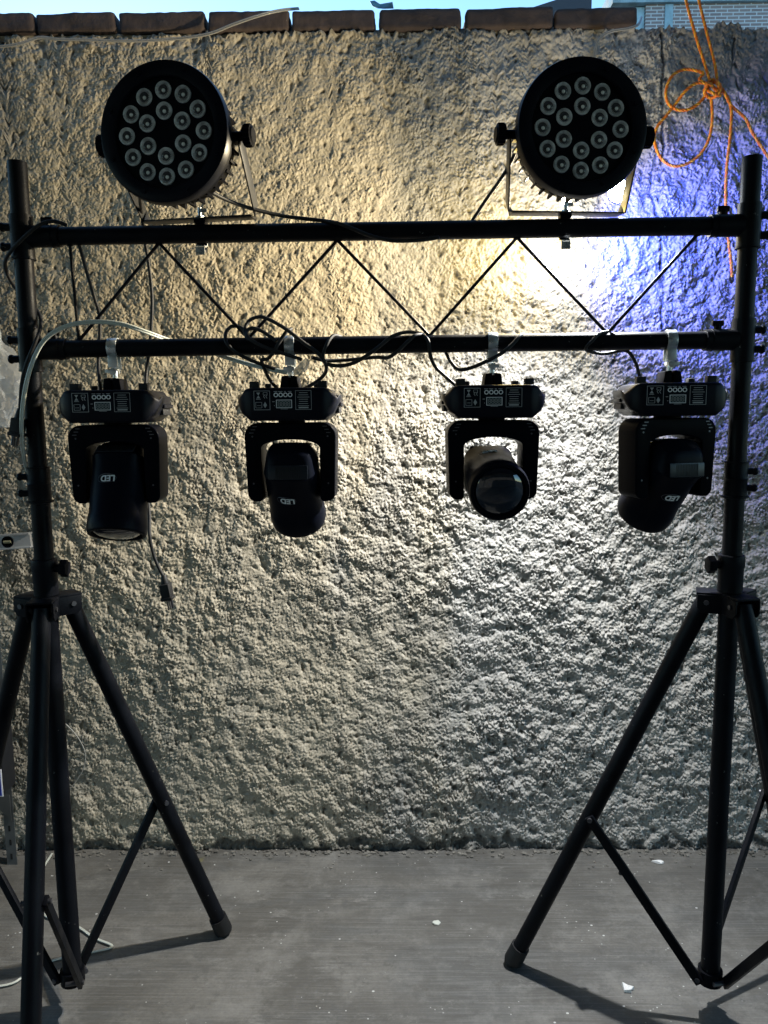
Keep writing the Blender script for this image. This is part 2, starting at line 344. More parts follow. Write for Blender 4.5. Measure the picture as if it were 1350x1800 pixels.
# bricks along the top
bx = [(-330, -232), (-225, -82), (-76, 58), (62, 201), (208, 359), (365, 507), (513, 659), (666, 811), (819, 972), (977, 1122)]
for i, (a, c) in enumerate(bx):
    t = (a + c) / 2; pa, pb = P(a, 40, WY - .01), P(c, 40, WY - .01)
    ytop = 22 - 12 * t / 1100
    zt = P(t, ytop, WY - .01).z; zb = ZT + .002
    zb = max(zb, P(t, 58 - 10 * max(t, 0) / 1100, WY - .01).z)
    L, Hh, D = pb.x - pa.x, zt - zb, .13
    m_ = MB(); nX, nY, nZ = 26, 10, 8
    # rounded, lumpy fired brick
    def bp_(u, v, w):
        p = Vector((u * L / 2, v * D / 2, w * Hh / 2)); rr = .010
        inn = Vector((max(min(p.x, L / 2 - rr), -L / 2 + rr), max(min(p.y, D / 2 - rr), -D / 2 + rr), max(min(p.z, Hh / 2 - rr), -Hh / 2 + rr)))
        dd = p - inn
        if dd.length > 1e-6: p = inn + dd.normalized() * min(dd.length, rr)
        q_ = p + Vector((i * 3.1, 0, 0))
        return p + p.normalized() * (mnoise.noise(q_ * 45) * .0028 + mnoise.noise(q_ * 14) * .003)
    vs, fs, ix = [], [], {}
    def vid(a_, b_, c_):
        k = (a_, b_, c_)
        if k not in ix:
            ix[k] = len(vs); vs.append(bp_(a_ / nX * 2 - 1, b_ / nY * 2 - 1, c_ / nZ * 2 - 1))
        return ix[k]
    for a_ in range(nX):
        for b_ in range(nY):
            for c_ in (0, nZ): fs.append((vid(a_, b_, c_), vid(a_ + 1, b_, c_), vid(a_ + 1, b_ + 1, c_), vid(a_, b_ + 1, c_)))
        for c_ in range(nZ):
            for b_ in (0, nY): fs.append((vid(a_, b_, c_), vid(a_ + 1, b_, c_), vid(a_ + 1, b_, c_ + 1), vid(a_, b_, c_ + 1)))
    for b_ in range(nY):
        for c_ in range(nZ):
            for a_ in (0, nX): fs.append((vid(a_, b_, c_), vid(a_, b_ + 1, c_), vid(a_, b_ + 1, c_ + 1), vid(a_, b_, c_ + 1)))
    m_.add(vs, fs)
    o = m_.build('brick', M_BRICKC, wall, smooth=60)
    o.location = ((pa.x + pb.x) / 2, -.010 + D / 2 + random.uniform(-.004, .004), (zt + zb) / 2)
    o.rotation_euler = (0, random.uniform(-.008, .008) - .006, random.uniform(-.012, .012))
# mortar bed under the bricks
mb = MB(); x_end = P(1118, 40, WY).x
mb.box(((-2.09 + x_end) / 2, WY + .066, ZT + .004), (x_end + 2.09, .11, .016)); mb.build('mortar_bed', M_WALL, wall, origin=(0, WY, 0)).location = (0, 0, 0)

# ------------------------------------------------------------------ unseen roof and wall, added to cut sky light from the front
M_CONC = mat('old_grey_concrete', (.075, .075, .075), .9, var=.3, vscale=2, bump=.5, bscale=30)
cp = thing('blocker', 'grey concrete carport roof and wall added out of view to cut sky light', 'blocker', (0, -1.0, 0))
RFY = 1.82
b = MB(); b.box((0, (RFY - 3.2) / 2 + 1.0, 3.02), (9.0, RFY + 3.2, .14)); b.build('blocker_slab', M_CONC, cp, bevel=.01)
b = MB(); b.box((0, -2.1, 1.475), (9.0, .15, 2.94)); b.build('blocker_wall', M_CONC, cp)
for x_ in (-3.6, 3.6):
    b = MB(); b.box((x_, RFY + 1.0 - .15, 1.475), (.2, .2, 2.94)); b.build('blocker_pillar', M_CONC, cp, bevel=.01)
# ------------------------------------------------------------------ neighbour's building beyond the wall
def brick_mat(name, c1, c2, mortar, scale):
    m = bpy.data.materials.new(name); m.use_nodes = True; t = m.node_tree; b = t.nodes['Principled BSDF']
    tc = t.nodes.new('ShaderNodeTexCoord').outputs['Object']
    mp = t.nodes.new('ShaderNodeMapping'); mp.inputs['Rotation'].default_value = (R(90), 0, 0); t.links.new(tc, mp.inputs['Vector'])
    br = t.nodes.new('ShaderNodeTexBrick'); br.inputs['Scale'].default_value = scale
    br.inputs['Color1'].default_value = (*c1, 1); br.inputs['Color2'].default_value = (*c2, 1); br.inputs['Mortar'].default_value = (*mortar, 1)
    br.inputs['Mortar Size'].default_value = .010; br.inputs['Brick Width'].default_value = .21; br.inputs['Row Height'].default_value = .06
    t.links.new(mp.outputs[0], br.inputs['Vector']); t.links.new(br.outputs[0], b.inputs['Base Color'])
    b.inputs['Roughness'].default_value = .9
    bp = t.nodes.new('ShaderNodeBump'); bp.inputs['Distance'].default_value = .01; bp.inputs['Strength'].default_value = .6; bp.invert = True
    t.links.new(br.outputs[1], bp.inputs['Height']); t.links.new(bp.outputs[0], b.inputs['Normal'])
    return m
M_NB = brick_mat('pale_brickwork', (.30, .25, .25), (.24, .20, .21), (.55, .58, .62), 1.0)
M_BLUE = mat('weathered_blue_paint', (.28, .42, .50), .7, var=.35, vscale=5, bump=.4, bscale=20)
NY = 15.0
p0 = P(1133, 60, NY); beam = P(1200, 9, NY); colx = (P(1168, 30, NY).x, P(1182, 30, NY).x)
nb = thing('brick_building', 'pale brick building with light blue concrete frame seen over the wall', 'building', (p0.x, NY, 0))
wx1 = p0.x + 3.2
b = MB(); b.box(((p0.x + wx1) / 2, NY + .6, beam.z / 2 + .05), (wx1 - p0.x - .02, 1.2, beam.z)); b.build('brick_panel', M_NB, nb, origin=nb.location).location = (0, 0, 0)
b = MB(); b.box(((p0.x - .6 + wx1) / 2, NY + .55, beam.z + .17), (wx1 - p0.x + .62, 1.26, .30)); b.build('beam', M_BLUE, nb, origin=nb.location, bevel=.01).location = (0, 0, 0)
b = MB(); b.box(((colx[0] + colx[1]) / 2, NY + .0, beam.z / 2), (colx[1] - colx[0], .06, beam.z + .02)); b.build('column', M_BLUE, nb, origin=nb.location).location = (0, 0, 0)
b = MB(); b.box((p0.x - .08, NY + .3, beam.z / 2), (.16, .5, beam.z)); b.build('corner_column', M_BLUE, nb, origin=nb.location).location = (0, 0, 0)
# dark eave further left
e0, e1 = P(925, 12, 5.0), P(1040, 12, 5.0)
M_EAVE = mat('dark_sheet_roof', (.03, .035, .05), .5)
rf = thing('shed_roof', 'dark sloping sheet roof edge just showing over the bricks', 'roof', (e1.x, 5.0, 0))
b = MB(); b.prism([(e0.x - .02, e0.z - .02), (e1.x, e1.z - .1), (e1.x, P(1040, -3, 5.0).z), (P(985, -3, 5.0).x, P(985, -3, 5.0).z)], 5.0, 6.0)
b.build('roof_sheet', M_EAVE, rf, origin=rf.location).location = (0, 0, 0)
b = MB(); b.box((e1.x - .25, 5.5, e0.z / 2 - .05), (.4, .8, e0.z - .1)); b.build('shed_wall', M_EAVE, rf, origin=rf.location).location = (0, 0, 0)
# scrap of blue plastic on the bricks
M_FILM = mat('blue_plastic_film', (.08, .30, .50), .25, alpha=.85)
b = MB(); q0 = [P(x, y, WY - .0) for x, y in ((650, 2), (655, 8), (664, 17), (675, 15), (692, 12), (690, 6), (668, 7), (658, -2))]
vs = [v + Vector((0, .01 * math.sin(i * 2.1), 0)) for i, v in enumerate(q0)]; n_ = len(vs)
b.add(vs + [v + Vector((0, .002, 0)) for v in vs], [tuple(range(n_)), tuple(range(2 * n_ - 1, n_ - 1, -1))] + [(i, (i + 1) % n_, n_ + (i + 1) % n_, n_ + i) for i in range(n_)])
tag(b.build('plastic_scrap', M_FILM, origin=q0[2]), 'torn scrap of blue plastic caught between two bricks on the wall top', 'plastic scrap')

# ------------------------------------------------------------------ truss
TY = 1.75
def stand_axis(px): return P(px, 900, TY).x
XL, XR = stand_axis(72), stand_axis(1290)
BT = [P(60, 416, TY), P(1318, 396, TY)]; BB = [P(75, 614, TY), P(1305, 597, TY)]
def zat(B, x): a, c = B; return a.z + (c.z - a.z) * (x - a.x) / (c.x - a.x)
def ztop(x): return zat(BT, x)
def zbot(x): return zat(BB, x)
def fix(o): o.location = (0, 0, 0); return o
truss = thing('lighting_truss', 'black two-tube lighting crossbar with zigzag rods between two tripod stands', 'truss', (0, TY, ztop(0)))
def tpart(b, name, m=None, bevel=0, smooth=35):
    o = b.build(name, m or M_TUBE, truss, origin=truss.location, bevel=bevel, smooth=smooth); o.location = (0, 0, 0); return o
RB = .0195
for nm, zf in (('top_tube', ztop), ('bottom_tube', zbot)):
    b = MB(); b.cyl((XL + .07, TY, zf(XL + .07)), (XR - .07, TY, zf(XR - .07)), RB, n=28); tpart(b, nm)
zj = P(72, 825, TY).z
for X, sgn, ytp in ((XL, 1, 285), (XR, -1, 276)):
    zt_ = P(28 if sgn > 0 else 1322, ytp, TY).z
    b = MB(); 
    b.lathe([(.0165, zt_ - .03), (.0165, zt_), (.0205, zt_), (.0205, zj)], n=28, M=Matrix.Translation((X, TY, 0))); tpart(b, 'end_tube')
    for zf in (ztop, zbot):
        z0 = zf(X)
        b = MB(); b.cyl((X, TY, z0 - .045), (X, TY, z0 + .045), .0245, n=28)
        b.cyl((X, TY, z0 - .049), (X, TY, z0 - .045), .0262, n=28)
        b.cyl((X + sgn * .015, TY, z0), (X + sgn * .085, TY, zf(X + sgn * .085)), .0235, n=28)
        b.cyl((X + sgn * .068, TY, z0), (X + sgn * .0715, TY, z0), .0250, n=28)
        tpart(b, 'coupler')
        for dz in (-.021, .021):
            b = MB(); b.cyl((X - sgn * .02, TY, z0 + dz), (X - sgn * .040, TY, z0 + dz), .0085, n=10)
            b.sphere((X - sgn * .043, TY, z0 + dz), .0105, sc=(.7, 1.1, 1)); tpart(b, 'bolt')
        b = MB(); b.cyl((X + sgn * .055, TY + .004, z0 + .02), (X + sgn * .055, TY + .004, z0 + .034), .009, n=8)
        b.box((X + sgn * .055, TY + .004, z0 + .036), (.026, .008, .012)); tpart(b, 'wing_bolt', bevel=.002)
zz = [(122, 0), (139, 1), (279, 0), (437, 1), (593, 0), (755, 1), (909, 0), (1067, 1), (1226, 0)]
for i in range(len(zz) - 1):
    (xa, ka), (xb, kb) = zz[i], zz[i + 1]
    def zp(x, k):
        X = P(x, 414 if k == 0 else 605, TY).x
        return Vector((X, TY, ztop(X) - RB * .9 if k == 0 else zbot(X) + RB * .9))
    b = MB(); b.cyl(zp(xa, ka), zp(xb, kb), .0037, n=10)
    for e_ in (zp(xa, ka), zp(xb, kb)): b.sphere(e_, .0075, n=10, sc=(1.3, 1, .6))
    tpart(b, 'web_rod')

# ------------------------------------------------------------------ tripod stands
def stand(label, X, angs, rad, knob_side, z_hub, z_low, seed):
    t = thing('tripod_stand', label, 'tripod stand', (X, TY, 0), 0, 'tripod stands carrying the lighting crossbar')
    z1 = zj + .006; z2 = P(72, 880, TY).z; z3 = P(72, 985, TY).z; z4 = P(72, 1036, TY).z
    def part(b, name, m=None, bevel=0, smooth=35): return b.build(name, m or M_TUBE, t, bevel=bevel, smooth=smooth)
    b = MB(); b.cyl((0, 0, z2 + .03), (0, 0, z4 - .02), .0215, n=28); part(b, 'upper_tube')
    b = MB(); b.lathe([(.0215, z2 - .006), (.030, z2 - .004), (.030, z2), (.0252, z2 + .001), (.0252, (z1 + z2) / 2 - .002), (.0265, (z1 + z2) / 2), (.0252, (z1 + z2) / 2 + .002), (.0252, z1 - .003), (.0268, z1 - .002), (.0268, z1), (.0205, z1)], n=28)
    part(b, 'adapter_sleeve')
    for zz_ in (z2 + .018, z2 + .056):
        b = MB(); b.cyl((knob_side * -.022, -.006, zz_), (knob_side * -.038, -.008, zz_), .0075, n=12); b.sphere((knob_side * -.039, -.008, zz_), .0095, sc=(.8, 1, 1)); part(b, 'thumb_screw')
    b = MB(); b.lathe([(.0215, z3 + .004), (.0285, z3 + .003), (.0295, z3), (.0295, z3 - .022), (.0275, z3 - .026), (.0275, z4 - .012), (.018, z4 - .012)], n=28); part(b, 'clamp_collar')
    b = MB(); kz = z3 - .018
    b.cyl((knob_side * .024, -.004, kz), (knob_side * .042, -.006, kz), .010, n=12)
    star = [(math.cos(a) * (.021 if k % 2 else .0165), math.sin(a) * (.021 if k % 2 else .0165)) for k, a in enumerate([2 * math.pi * j / 12 for j in range(12)])]
    b.prism(star, 0, .017, M=Matrix.Translation((knob_side * .040, -.006, kz)) @ Matrix.Rotation(-math.pi / 2 * knob_side, 4, 'Z')); part(b, 'locking_knob', M_PLAST, bevel=.002)
    b = MB(); b.cyl((0, 0, z4 - .03), (0, 0, z_low), .0225, n=28); b.cyl((0, 0, z_low), (0, 0, z_low - .01), .019, n=28); part(b, 'lower_tube')
    # hub: collar plus one channel per leg
    b = MB(); b.cyl((0, 0, z4 - .016), (0, 0, z4 - .062), .034, n=24)
    feet = []
    for a in angs:
        dv = Vector((math.cos(a), math.sin(a), 0)); Mx = Matrix.Translation((0, 0, z4)) @ Matrix.Rotation(a, 4, 'Z')
        b.box((.042, 0, -.017), (.060, .056, .005), M=Mx)
        for s_ in (-1, 1):
            b.prism([(.012, -.019), (.070, -.019), (.070, -.050), (.060, -.062), (.012, -.062)], s_ * .0285 - .002, s_ * .0285 + .002, M=Mx)
    part(b, 'hub_bracket', bevel=.0012)
    for k, a in enumerate(angs):
        r_ = rad[k]; dv = Vector((math.cos(a), math.sin(a), 0)); top = dv * .050 + Vector((0, 0, z4 - .035)); ft = dv * r_ + Vector((0, 0, .014))
        ax = (ft - top).normalized()
        b = MB(); b.cyl(top, ft - ax * .012, .0205, n=24); leg = part(b, 'leg')
        b = MB(); b.cyl(ft - ax * .050, ft, .0245, .0255, n=24); b.sphere(ft, .024, n=16, sc=(1, 1, .55)); cap = part(b, 'foot_cap', M_RUB); cap.parent = leg
        Mx = Matrix.Translation((0, 0, z4)) @ Matrix.Rotation(a, 4, 'Z')
        b = MB(); b.cyl((.050, -.034, -.037), (.050, .034, -.037), .006, n=8, M=Mx); part(b, 'pivot_bolt', M_STEELD)
        # brace, from collar of the lower tube to 56 % down the leg
        j = top + (ft - top) * .56; side = Vector((-dv.y, dv.x, 0))
        c0 = dv * .030 + Vector((0, 0, z_low + .012))
        d_ = (j - c0).normalized(); nn = d_.cross(side)
        for s_ in ((1, -1) if False else (1,)):
            o_ = side * .0
            hw, ht = .0055, .0115
            vs = []
            for pp in (c0 - d_ * .012, j + d_ * .006):
                for (u, v) in ((-1, -1), (1, -1), (1, 1), (-1, 1)): vs.append(pp + side * (.024 + u * hw) + nn * v * ht)
            b = MB(); b.add(vs, [(3, 2, 1, 0), (4, 5, 6, 7), (0, 1, 5, 4), (1, 2, 6, 5), (2, 3, 7, 6), (3, 0, 4, 7)]); br = part(b, 'brace', bevel=.002)
        b = MB(); b.cyl(j - side * .026, j + side * .035, .006, n=10); part(b, 'brace_bolt', M_STEELD)
        b = MB(); b.cyl(c0 - side * .01, c0 + side * .033, .006, n=10); part(b, 'brace_bolt', M_STEELD)
    b = MB(); b.cyl((0, 0, z_low - .004), (0, 0, z_low + .030), .029, n=24); part(b, 'brace_collar')
    return t
fl = G(393, 1642); fr = G(902, 1696)
vl = fl - Vector((XL, TY, 0)); vr = fr - Vector((XR, TY, 0))
al, ar = math.atan2(vl.y, vl.x), math.atan2(vr.y, vr.x)
print('leg', math.degrees(al), vl.length, math.degrees(ar), vr.length, XL, XR)
stand('black tripod stand under the left end of the crossbar, its knob on the right', XL, (al, al + R(120), al - R(122)), (vl.length, vl.length, vl.length), 1, 0, P(125, 1722, TY).z, 1)
stand('black tripod stand under the right end of the crossbar, its knob on the left', XR, (ar, ar - R(120), ar + R(120)), (vr.length, vr.length, vr.length), -1, 0, P(1245, 1722, TY).z, 2)

# ------------------------------------------------------------------ round LED wash lights
def strap_arc(b, a0, a1, r, w, th, n=22, M=None):     # ribbon round the x axis; angle 0 = towards the camera, 90 = up
    rs = []
    for k in range(n + 1):
        a = R(a0 + (a1 - a0) * k / n); c, s_ = -math.cos(a), math.sin(a)
        rs.append([(-w / 2, c * r, s_ * r), (w / 2, c * r, s_ * r), (w / 2, c * (r + th), s_ * (r + th)), (-w / 2, c * (r + th), s_ * (r + th))])
    b.rings(rs, True, M)
def par(label, px, py, yy, xclamp, yaw):
    C0 = P(px, py, yy); zb = ztop(xclamp)
    t = thing('wash_light', label, 'stage light', (xclamp, TY, zb + RB), 0, 'round LED wash lights on the top tube')
    rel = C0 - t.location
    Mr = Matrix.Translation(rel) @ Matrix.Rotation(yaw, 4, 'Z') @ Matrix.Rotation(R(90), 4, 'X')     # local +Z -> towards the camera
    RR = .128
    def part(b, name, m=None, bevel=0, smooth=35, par_=None): return b.build(name, m or M_GLOSS, par_ or t, bevel=bevel, smooth=smooth)
    b = MB(Mr); b.lathe([(.100, -.004), (.101, .000), (.122, .003), (.1265, .001), (RR, -.004), (RR, -.020), (.124, -.024), (.112, -.026)], n=72)
    for k in range(8):
        a = R(22.5 + 45 * k); b.cyl((math.cos(a) * .1135, math.sin(a) * .1135, .0015), (math.cos(a) * .1135, math.sin(a) * .1135, .0045), .0042, n=10)
    part(b, 'front_ring')
    b = MB(Mr); b.lathe([(.0005, -.009), (.099, -.009), (.101, -.004)], n=64, ends=False); b.cyl((0, 0, -.009), (0, 0, -.0075), .002, n=10); part(b, 'front_plate', M_PLAST)
    b = MB(Mr); b.lathe([(.121, -.022), (.120, -.045), (.110, -.058), (.108, -.088), (.098, -.100), (.060, -.108), (.0005, -.108)], n=48)
    for k in range(36):
        a = R(10 * k)
        b.box((0, 0, 0), (.010, .0045, .034), M=Matrix.Rotation(a, 4, 'Z') @ Matrix.Translation((.112, 0, -.074)))
    part(b, 'rear_housing', M_PLAST)
    for n_, r_, o_ in ((12, .0775, 0), (6, .0405, 30)):
        for k in range(n_):
            a = R(90 + o_ * 0 + 360 / n_ * k); T = Matrix.Translation((math.cos(a) * r_, math.sin(a) * r_, -.009))
            b = MB(Mr @ T); b.lathe([(.0162, .0005), (.0155, .0032), (.0138, .0034), (.0120, .0015), (.0088, .0008)], n=22, ends=False)
            for q_ in range(20):
                aa = 2 * math.pi * q_ / 20; b.box((0, 0, 0), (.0055, .0010, .0012), M=Matrix.Rotation(aa, 4, 'Z') @ Matrix.Translation((.0118, 0, .0022)))
            L = part(b, 'led_lens', M_REFL)
            b = MB(Mr @ T); b.lathe([(.0100, .0012), (.0085, .0024), (.0070, .0030), (.0050, .0012), (.0002, .0010)], n=20, ends=False); part(b, 'lens_cup', M_DARKL, par_=L)
            b = MB(Mr @ T); b.sphere((.0008, -.0014, .0022), .0036, n=12, sc=(1, 1, .8)); part(b, 'led_chip_glint', M_CHIP, par_=L)  # chip made pale, larger and off centre to double as a painted lens glint
    # bracket arms leaning from the pivots to the clamp
    ex = Vector((math.cos(yaw), math.sin(yaw), 0)); piv = rel + Vector((-math.sin(yaw), math.cos(yaw), 0)) * .050
    bot = Vector((0, 0, .012)); hw = .130
    b = MB()
    pts = [piv - ex * hw, bot - ex * (hw * .98) + Vector((0, 0, .012)), bot - ex * (hw * .93), bot + ex * (hw * .93), bot + ex * (hw * .98) + Vector((0, 0, .012)), piv + ex * hw]
    dd = (piv - bot).normalized(); wv = dd.cross(ex).normalized()       # width direction of the arms
    fy = Vector((-math.sin(yaw), math.cos(yaw), 0))
    offs = [(-ex, wv), (-ex, wv), (Vector((0, 0, -1)), fy), (Vector((0, 0, -1)), fy), (ex, wv), (ex, wv)]
    th, wd = .0034, .018
    rs = []
    for p_, (nrm, w_) in zip(pts, offs): rs.append([p_ - w_ * wd, p_ + w_ * wd, p_ + w_ * wd + nrm * th, p_ - w_ * wd + nrm * th])
    b.rings(rs, True); part(b, 'bracket', M_BRK, bevel=.0008)
    for s_ in (-1, 1):
        b = MB(); c = piv + ex * s_ * (hw + .003)
        b.cyl(c - ex * s_ * .02, c + ex * s_ * .010, .009, n=14)
        prof = [(c + ex * s_ * .008, .017), (c + ex * s_ * .024, .0185)]
        b.cyl(prof[0][0], prof[1][0], .0185, .0195, n=24); b.cyl(prof[1][0], prof[1][0] + ex * s_ * .003, .0175, .014, n=24)
        for k in range(16):
            a = 2 * math.pi * k / 16; u = Vector((0, 0, 1)); v = ex.cross(u)
            o_ = (u * math.cos(a) + v * math.sin(a)) * .0192
            b.cyl(c + ex * s_ * .010 + o_, c + ex * s_ * .023 + o_, .0018, n=6)
        part(b, 'tilt_knob', M_PLAST)
    # clamp round the tube, hook below
    T = Matrix.Translation((0, 0, -RB))
    b = MB(T); strap_arc(b, 80, 250, RB + .001, .022, .003); b.box((0, .008, RB + .006), (.024, .03, .006))
    part(b, 'tube_clamp', M_PLAST)
    b = MB(T); strap_arc(b, 195, 285, RB + .006, .020, .0028); b.box((0, -.0085, -RB - .018), (.020, .0028, .016))
    for k in range(4): b.box((0, -.0105, -RB - .013 - k * .003), (.012, .0015, .0012))
    part(b, 'clamp_hook', M_ZINC)
    b = MB(); b.cyl((0, 0, .006), (0, 0, .036), .0042, n=12); b.cyl((0, 0, .012), (0, 0, .018), .009, n=6); b.box((.006, 0, .030), (.020, .003, .008)); part(b, 'clamp_bolt', M_ZINC)
    return t
x1 = P(352, 398, TY).x; x2 = P(994, 388, TY).x
par('round LED wash light at the left end of the top tube, lenses catching the light', 287, 232, 1.52, x1, R(-9))
par('round LED wash light on the right of the top tube with glare showing under it', 1025, 223, 1.57, x2, R(6))

# ------------------------------------------------------------------ the lit lamp behind the right wash light
M_EMW = mat('lit_bulb_cool', (.8, .85, 1), .3, emit=(.62, .78, 1.0), estr=60)
M_EMY = mat('lit_bulb_warm', (1, .9, .6), .3, emit=(1.0, .86, .50), estr=28)
LY = 1.98
pc_, pw_ = P(1088, 336, LY), P(996, 352, LY)
lam = thing('effect_lamp', 'small lit lamp with a cool and a warm bulb glaring behind the right wash light', 'lamp', P(1045, 300, LY))
def lpart(b, name, m, bevel=0): o = b.build(name, m, lam, origin=lam.location, bevel=bevel); o.location = (0, 0, 0); return o
cc = P(1042, 262, LY)
wa = P(1030, 215, WY)
b = MB(); b.box(cc, (.20, .07, .07)); lpart(b, 'housing', M_PLAST, .008)
b = MB(); b.cyl(cc + Vector((0, .03, 0)), wa + Vector((0, .01, 0)), .012, n=14); b.cyl(wa - Vector((0, .012, 0)), wa + Vector((0, .01, 0)), .04, n=20); lpart(b, 'wall_arm', M_TUBE)
for p_, m_, r_ in ((pc_, M_EMW, .026), (pw_, M_EMY, .012)):
    b = MB(); b.cyl(Vector((p_.x, p_.y, cc.z - .02)), Vector((p_.x, p_.y, p_.z + r_ * .7)), .014, n=14); lpart(b, 'bulb_holder', M_PLAST)
    b = MB(); b.sphere(p_, r_, n=24); lpart(b, 'bulb', m_)
def lamp(name, kind, loc, energy, col, radius=.02, aim=None, size=None, blend=.6):
    l = bpy.data.lights.new(name, kind); l.energy = energy; l.color = col; l.shadow_soft_size = radius
    o = bpy.data.objects.new(name, l); COL.objects.link(o); o.location = loc
    if kind == 'SPOT':
        l.spot_size = R(size); l.spot_blend = blend
        o.rotation_euler = (Vector(aim) - Vector(loc)).to_track_quat('-Z', 'Y').to_euler()
    return o
lc, lw = pc_ + Vector((0, .03, -.035)), pw_ + Vector((0, .03, -.03))
lamp('cool_bulb_light', 'SPOT', lc, 86, (.96, .98, 1.0), .018, lc + Vector((-.34, -.16, -1)), 138, 1.0)
lamp('cool_bulb_glow', 'POINT', lc + Vector((-.04, .26, -.03)), 3.0, (.93, .96, 1.0), .014)
lamp('warm_bulb_glow', 'POINT', lw + Vector((-.07, .22, 0)), 3.0, (1.0, .72, .22), .012)
lamp('warm_bulb_light', 'SPOT', lw, 45, (1.0, .83, .54), .012, lw + Vector((-1, -.22, -.12)), 160, 1.0)
lamp('blue_bulb_light', 'SPOT', pc_ + Vector((.035, .20, 0)), 24, (.045, .10, 1.0), .012, P(1245, 470, WY), 118, 1.0)

# ------------------------------------------------------------------ moving-head lights
def text_mesh(txt, size, depth):
    cu = bpy.data.curves.new('t', 'FONT'); cu.body = txt; cu.size = size; cu.extrude = depth; cu.align_x = 'CENTER'; cu.align_y = 'CENTER'; cu.offset = size * .02
    o = bpy.data.objects.new('t', cu); COL.objects.link(o)
    dg = bpy.context.evaluated_depsgraph_get(); me = bpy.data.meshes.new_from_object(o.evaluated_get(dg))
    bpy.data.objects.remove(o); return [tuple(v.co) for v in me.vertices], [tuple(p.vertices) for p in me.polygons]
def frame(b, x0, x1, z0, z1, y, w=.0009, th=.0006):
    b.box(((x0 + x1) / 2, y, z0), (x1 - x0 + w, th, w)); b.box(((x0 + x1) / 2, y, z1), (x1 - x0 + w, th, w))
    b.box((x0, y, (z0 + z1) / 2), (w, th, z1 - z0 - w)); b.box((x1, y, (z0 + z1) / 2), (w, th, z1 - z0 - w))
PIV = .128        # head pivot below the yoke's top
def moving_head():
    t = thing('moving_head_light', 'x', 'stage light', (0, 0, 0), 0, 'moving-head lights hung from the bottom tube')
    def part(b, name, m=None, bevel=0, smooth=35, p=None): return b.build(name, m or M_GLOSS, p or t, bevel=bevel, smooth=smooth)
    zt = -.094; zb = zt - .071
    # base housing lofted along x
    st = [(-.1125, .040, .014, .030), (-.108, .055, .022, .040), (-.100, .068, .004 + .010, .056), (-.090, .078, .003, .062), (-.080, .083, .0, .0705), (-.072, .085, 0, .071)]
    st = st + [(-x, d_, a_, c_) for x, d_, a_, c_ in reversed(st)]
    rs = []
    for x, hd, a_, c_ in st:
        z1_, z0_ = zt - a_, zt - c_; r_ = min(.008, (z1_ - z0_) * .3); pr = []
        for cy, cz, a0 in ((hd - r_, z1_ - r_, 0), (-hd + r_, z1_ - r_, 90), (-hd + r_, z0_ + r_, 180), (hd - r_, z0_ + r_, 270)):
            for q_ in range(4): a = R(a0 + 30 * q_); pr.append((x, cy + r_ * math.cos(a), cz + r_ * math.sin(a)))
        rs.append(pr)
    b = MB(); b.rings(rs); base = part(b, 'base', M_GLOSS, smooth=40)
    for s_ in (-1, 1):           # carrying grips on the ends: two dark pockets with a bar between
        b = MB()
        for zc in (zt - .023, zt - .049):
            b.box((s_ * .1035, .012, zc), (.012, .070, .014))
        part(b, 'grip_pocket', M_RUB, bevel=.003, p=base)
        b = MB(); b.box((s_ * .1085, .012, zt - .036), (.012, .084, .009)); part(b, 'side_grip', M_GLOSS, bevel=.003, p=base)
    for x_ in (-.074, -.055, .056, .075):
        b = MB(); b.box((x_, -.045 if abs(x_) > .06 else .03, zt + .0065), (.020 if abs(x_) > .06 else .014, .022, .016 if abs(x_) > .06 else .011)); part(b, 'foot', M_RUB, bevel=.002)
    # screen-printed front
    yf = -.0853; b = MB()
    frame(b, -.069, -.035, zt - .047, zt - .007, yf)
    # crossed-out bin, CE, house and drop marks inside the left frame
    b.prism([(-.0635, zt - .0105), (-.0555, zt - .0105), (-.0595, zt - .0165)], yf - .0003, yf + .0003); b.prism([(-.0595, zt - .0165), (-.0555, zt - .0225), (-.0635, zt - .0225)], yf - .0003, yf + .0003)
    b.box((-.0595, yf, zt - .0245), (.010, .0006, .0012))
    for dx in (-.0478, -.0428):
        for sg in (1, -1): b.add([(dx, yf, zt - .019), (dx + .0028, yf, zt - .019 + sg * .0035), (dx + .0016, yf, zt - .019 + sg * .0040), (dx - .0012, yf, zt - .019)], [(0, 1, 2, 3)])
    frame(b, -.0490, -.0405, zt - .0155, zt - .0105, yf, .0007)
    frame(b, -.0655, -.0525, zt - .043, zt - .031, yf, .0007); b.box((-.059, yf, zt - .038), (.008, .0006, .0008))
    b.prism([(-.0455, zt - .030), (-.0415, zt - .037), (-.0455, zt - .0435), (-.0490, zt - .037)], yf - .0003, yf + .0003)
    frame(b, .0203, .054, zt - .047, zt - .007, yf, .0007)
    for k, w_ in enumerate((.018, .021, .026, .020, .019, .020, .024)):
        b.box((.0372, yf, zt - .0115 - k * .0046), (w_, .0006, .0010))
    b.box((.0372, yf, zt - .0430), (.021, .0006, .0026))
    for x0_, w_ in ((-.0225, .008), (-.012, .009), (-.002, .004), (.008, .008)): b.box((x0_, yf, zt - .0085), (w_, .0006, .0012))
    b.box((-.0275, yf, zt - .0300), (.005, .0006, .0012)); b.box((-.0255, yf, zt - .0385), (.0015, .0006, .0015)); b.box((-.0045, yf, zt - .0455), (.016, .0006, .0009))
    part(b, 'printed_marks', M_GREY, smooth=0, p=base)
    for x_ in (-.0217, -.0114, -.0011, .0089):
        b = MB(Matrix.Translation((x_, yf, zt - .0157)) @ Matrix.Rotation(R(90), 4, 'X')); b.lathe([(.0048, 0), (.0048, .0012), (.0030, .0012), (.0030, .0002)], n=20, ends=False); part(b, 'button_ring', M_WHITE, p=base)
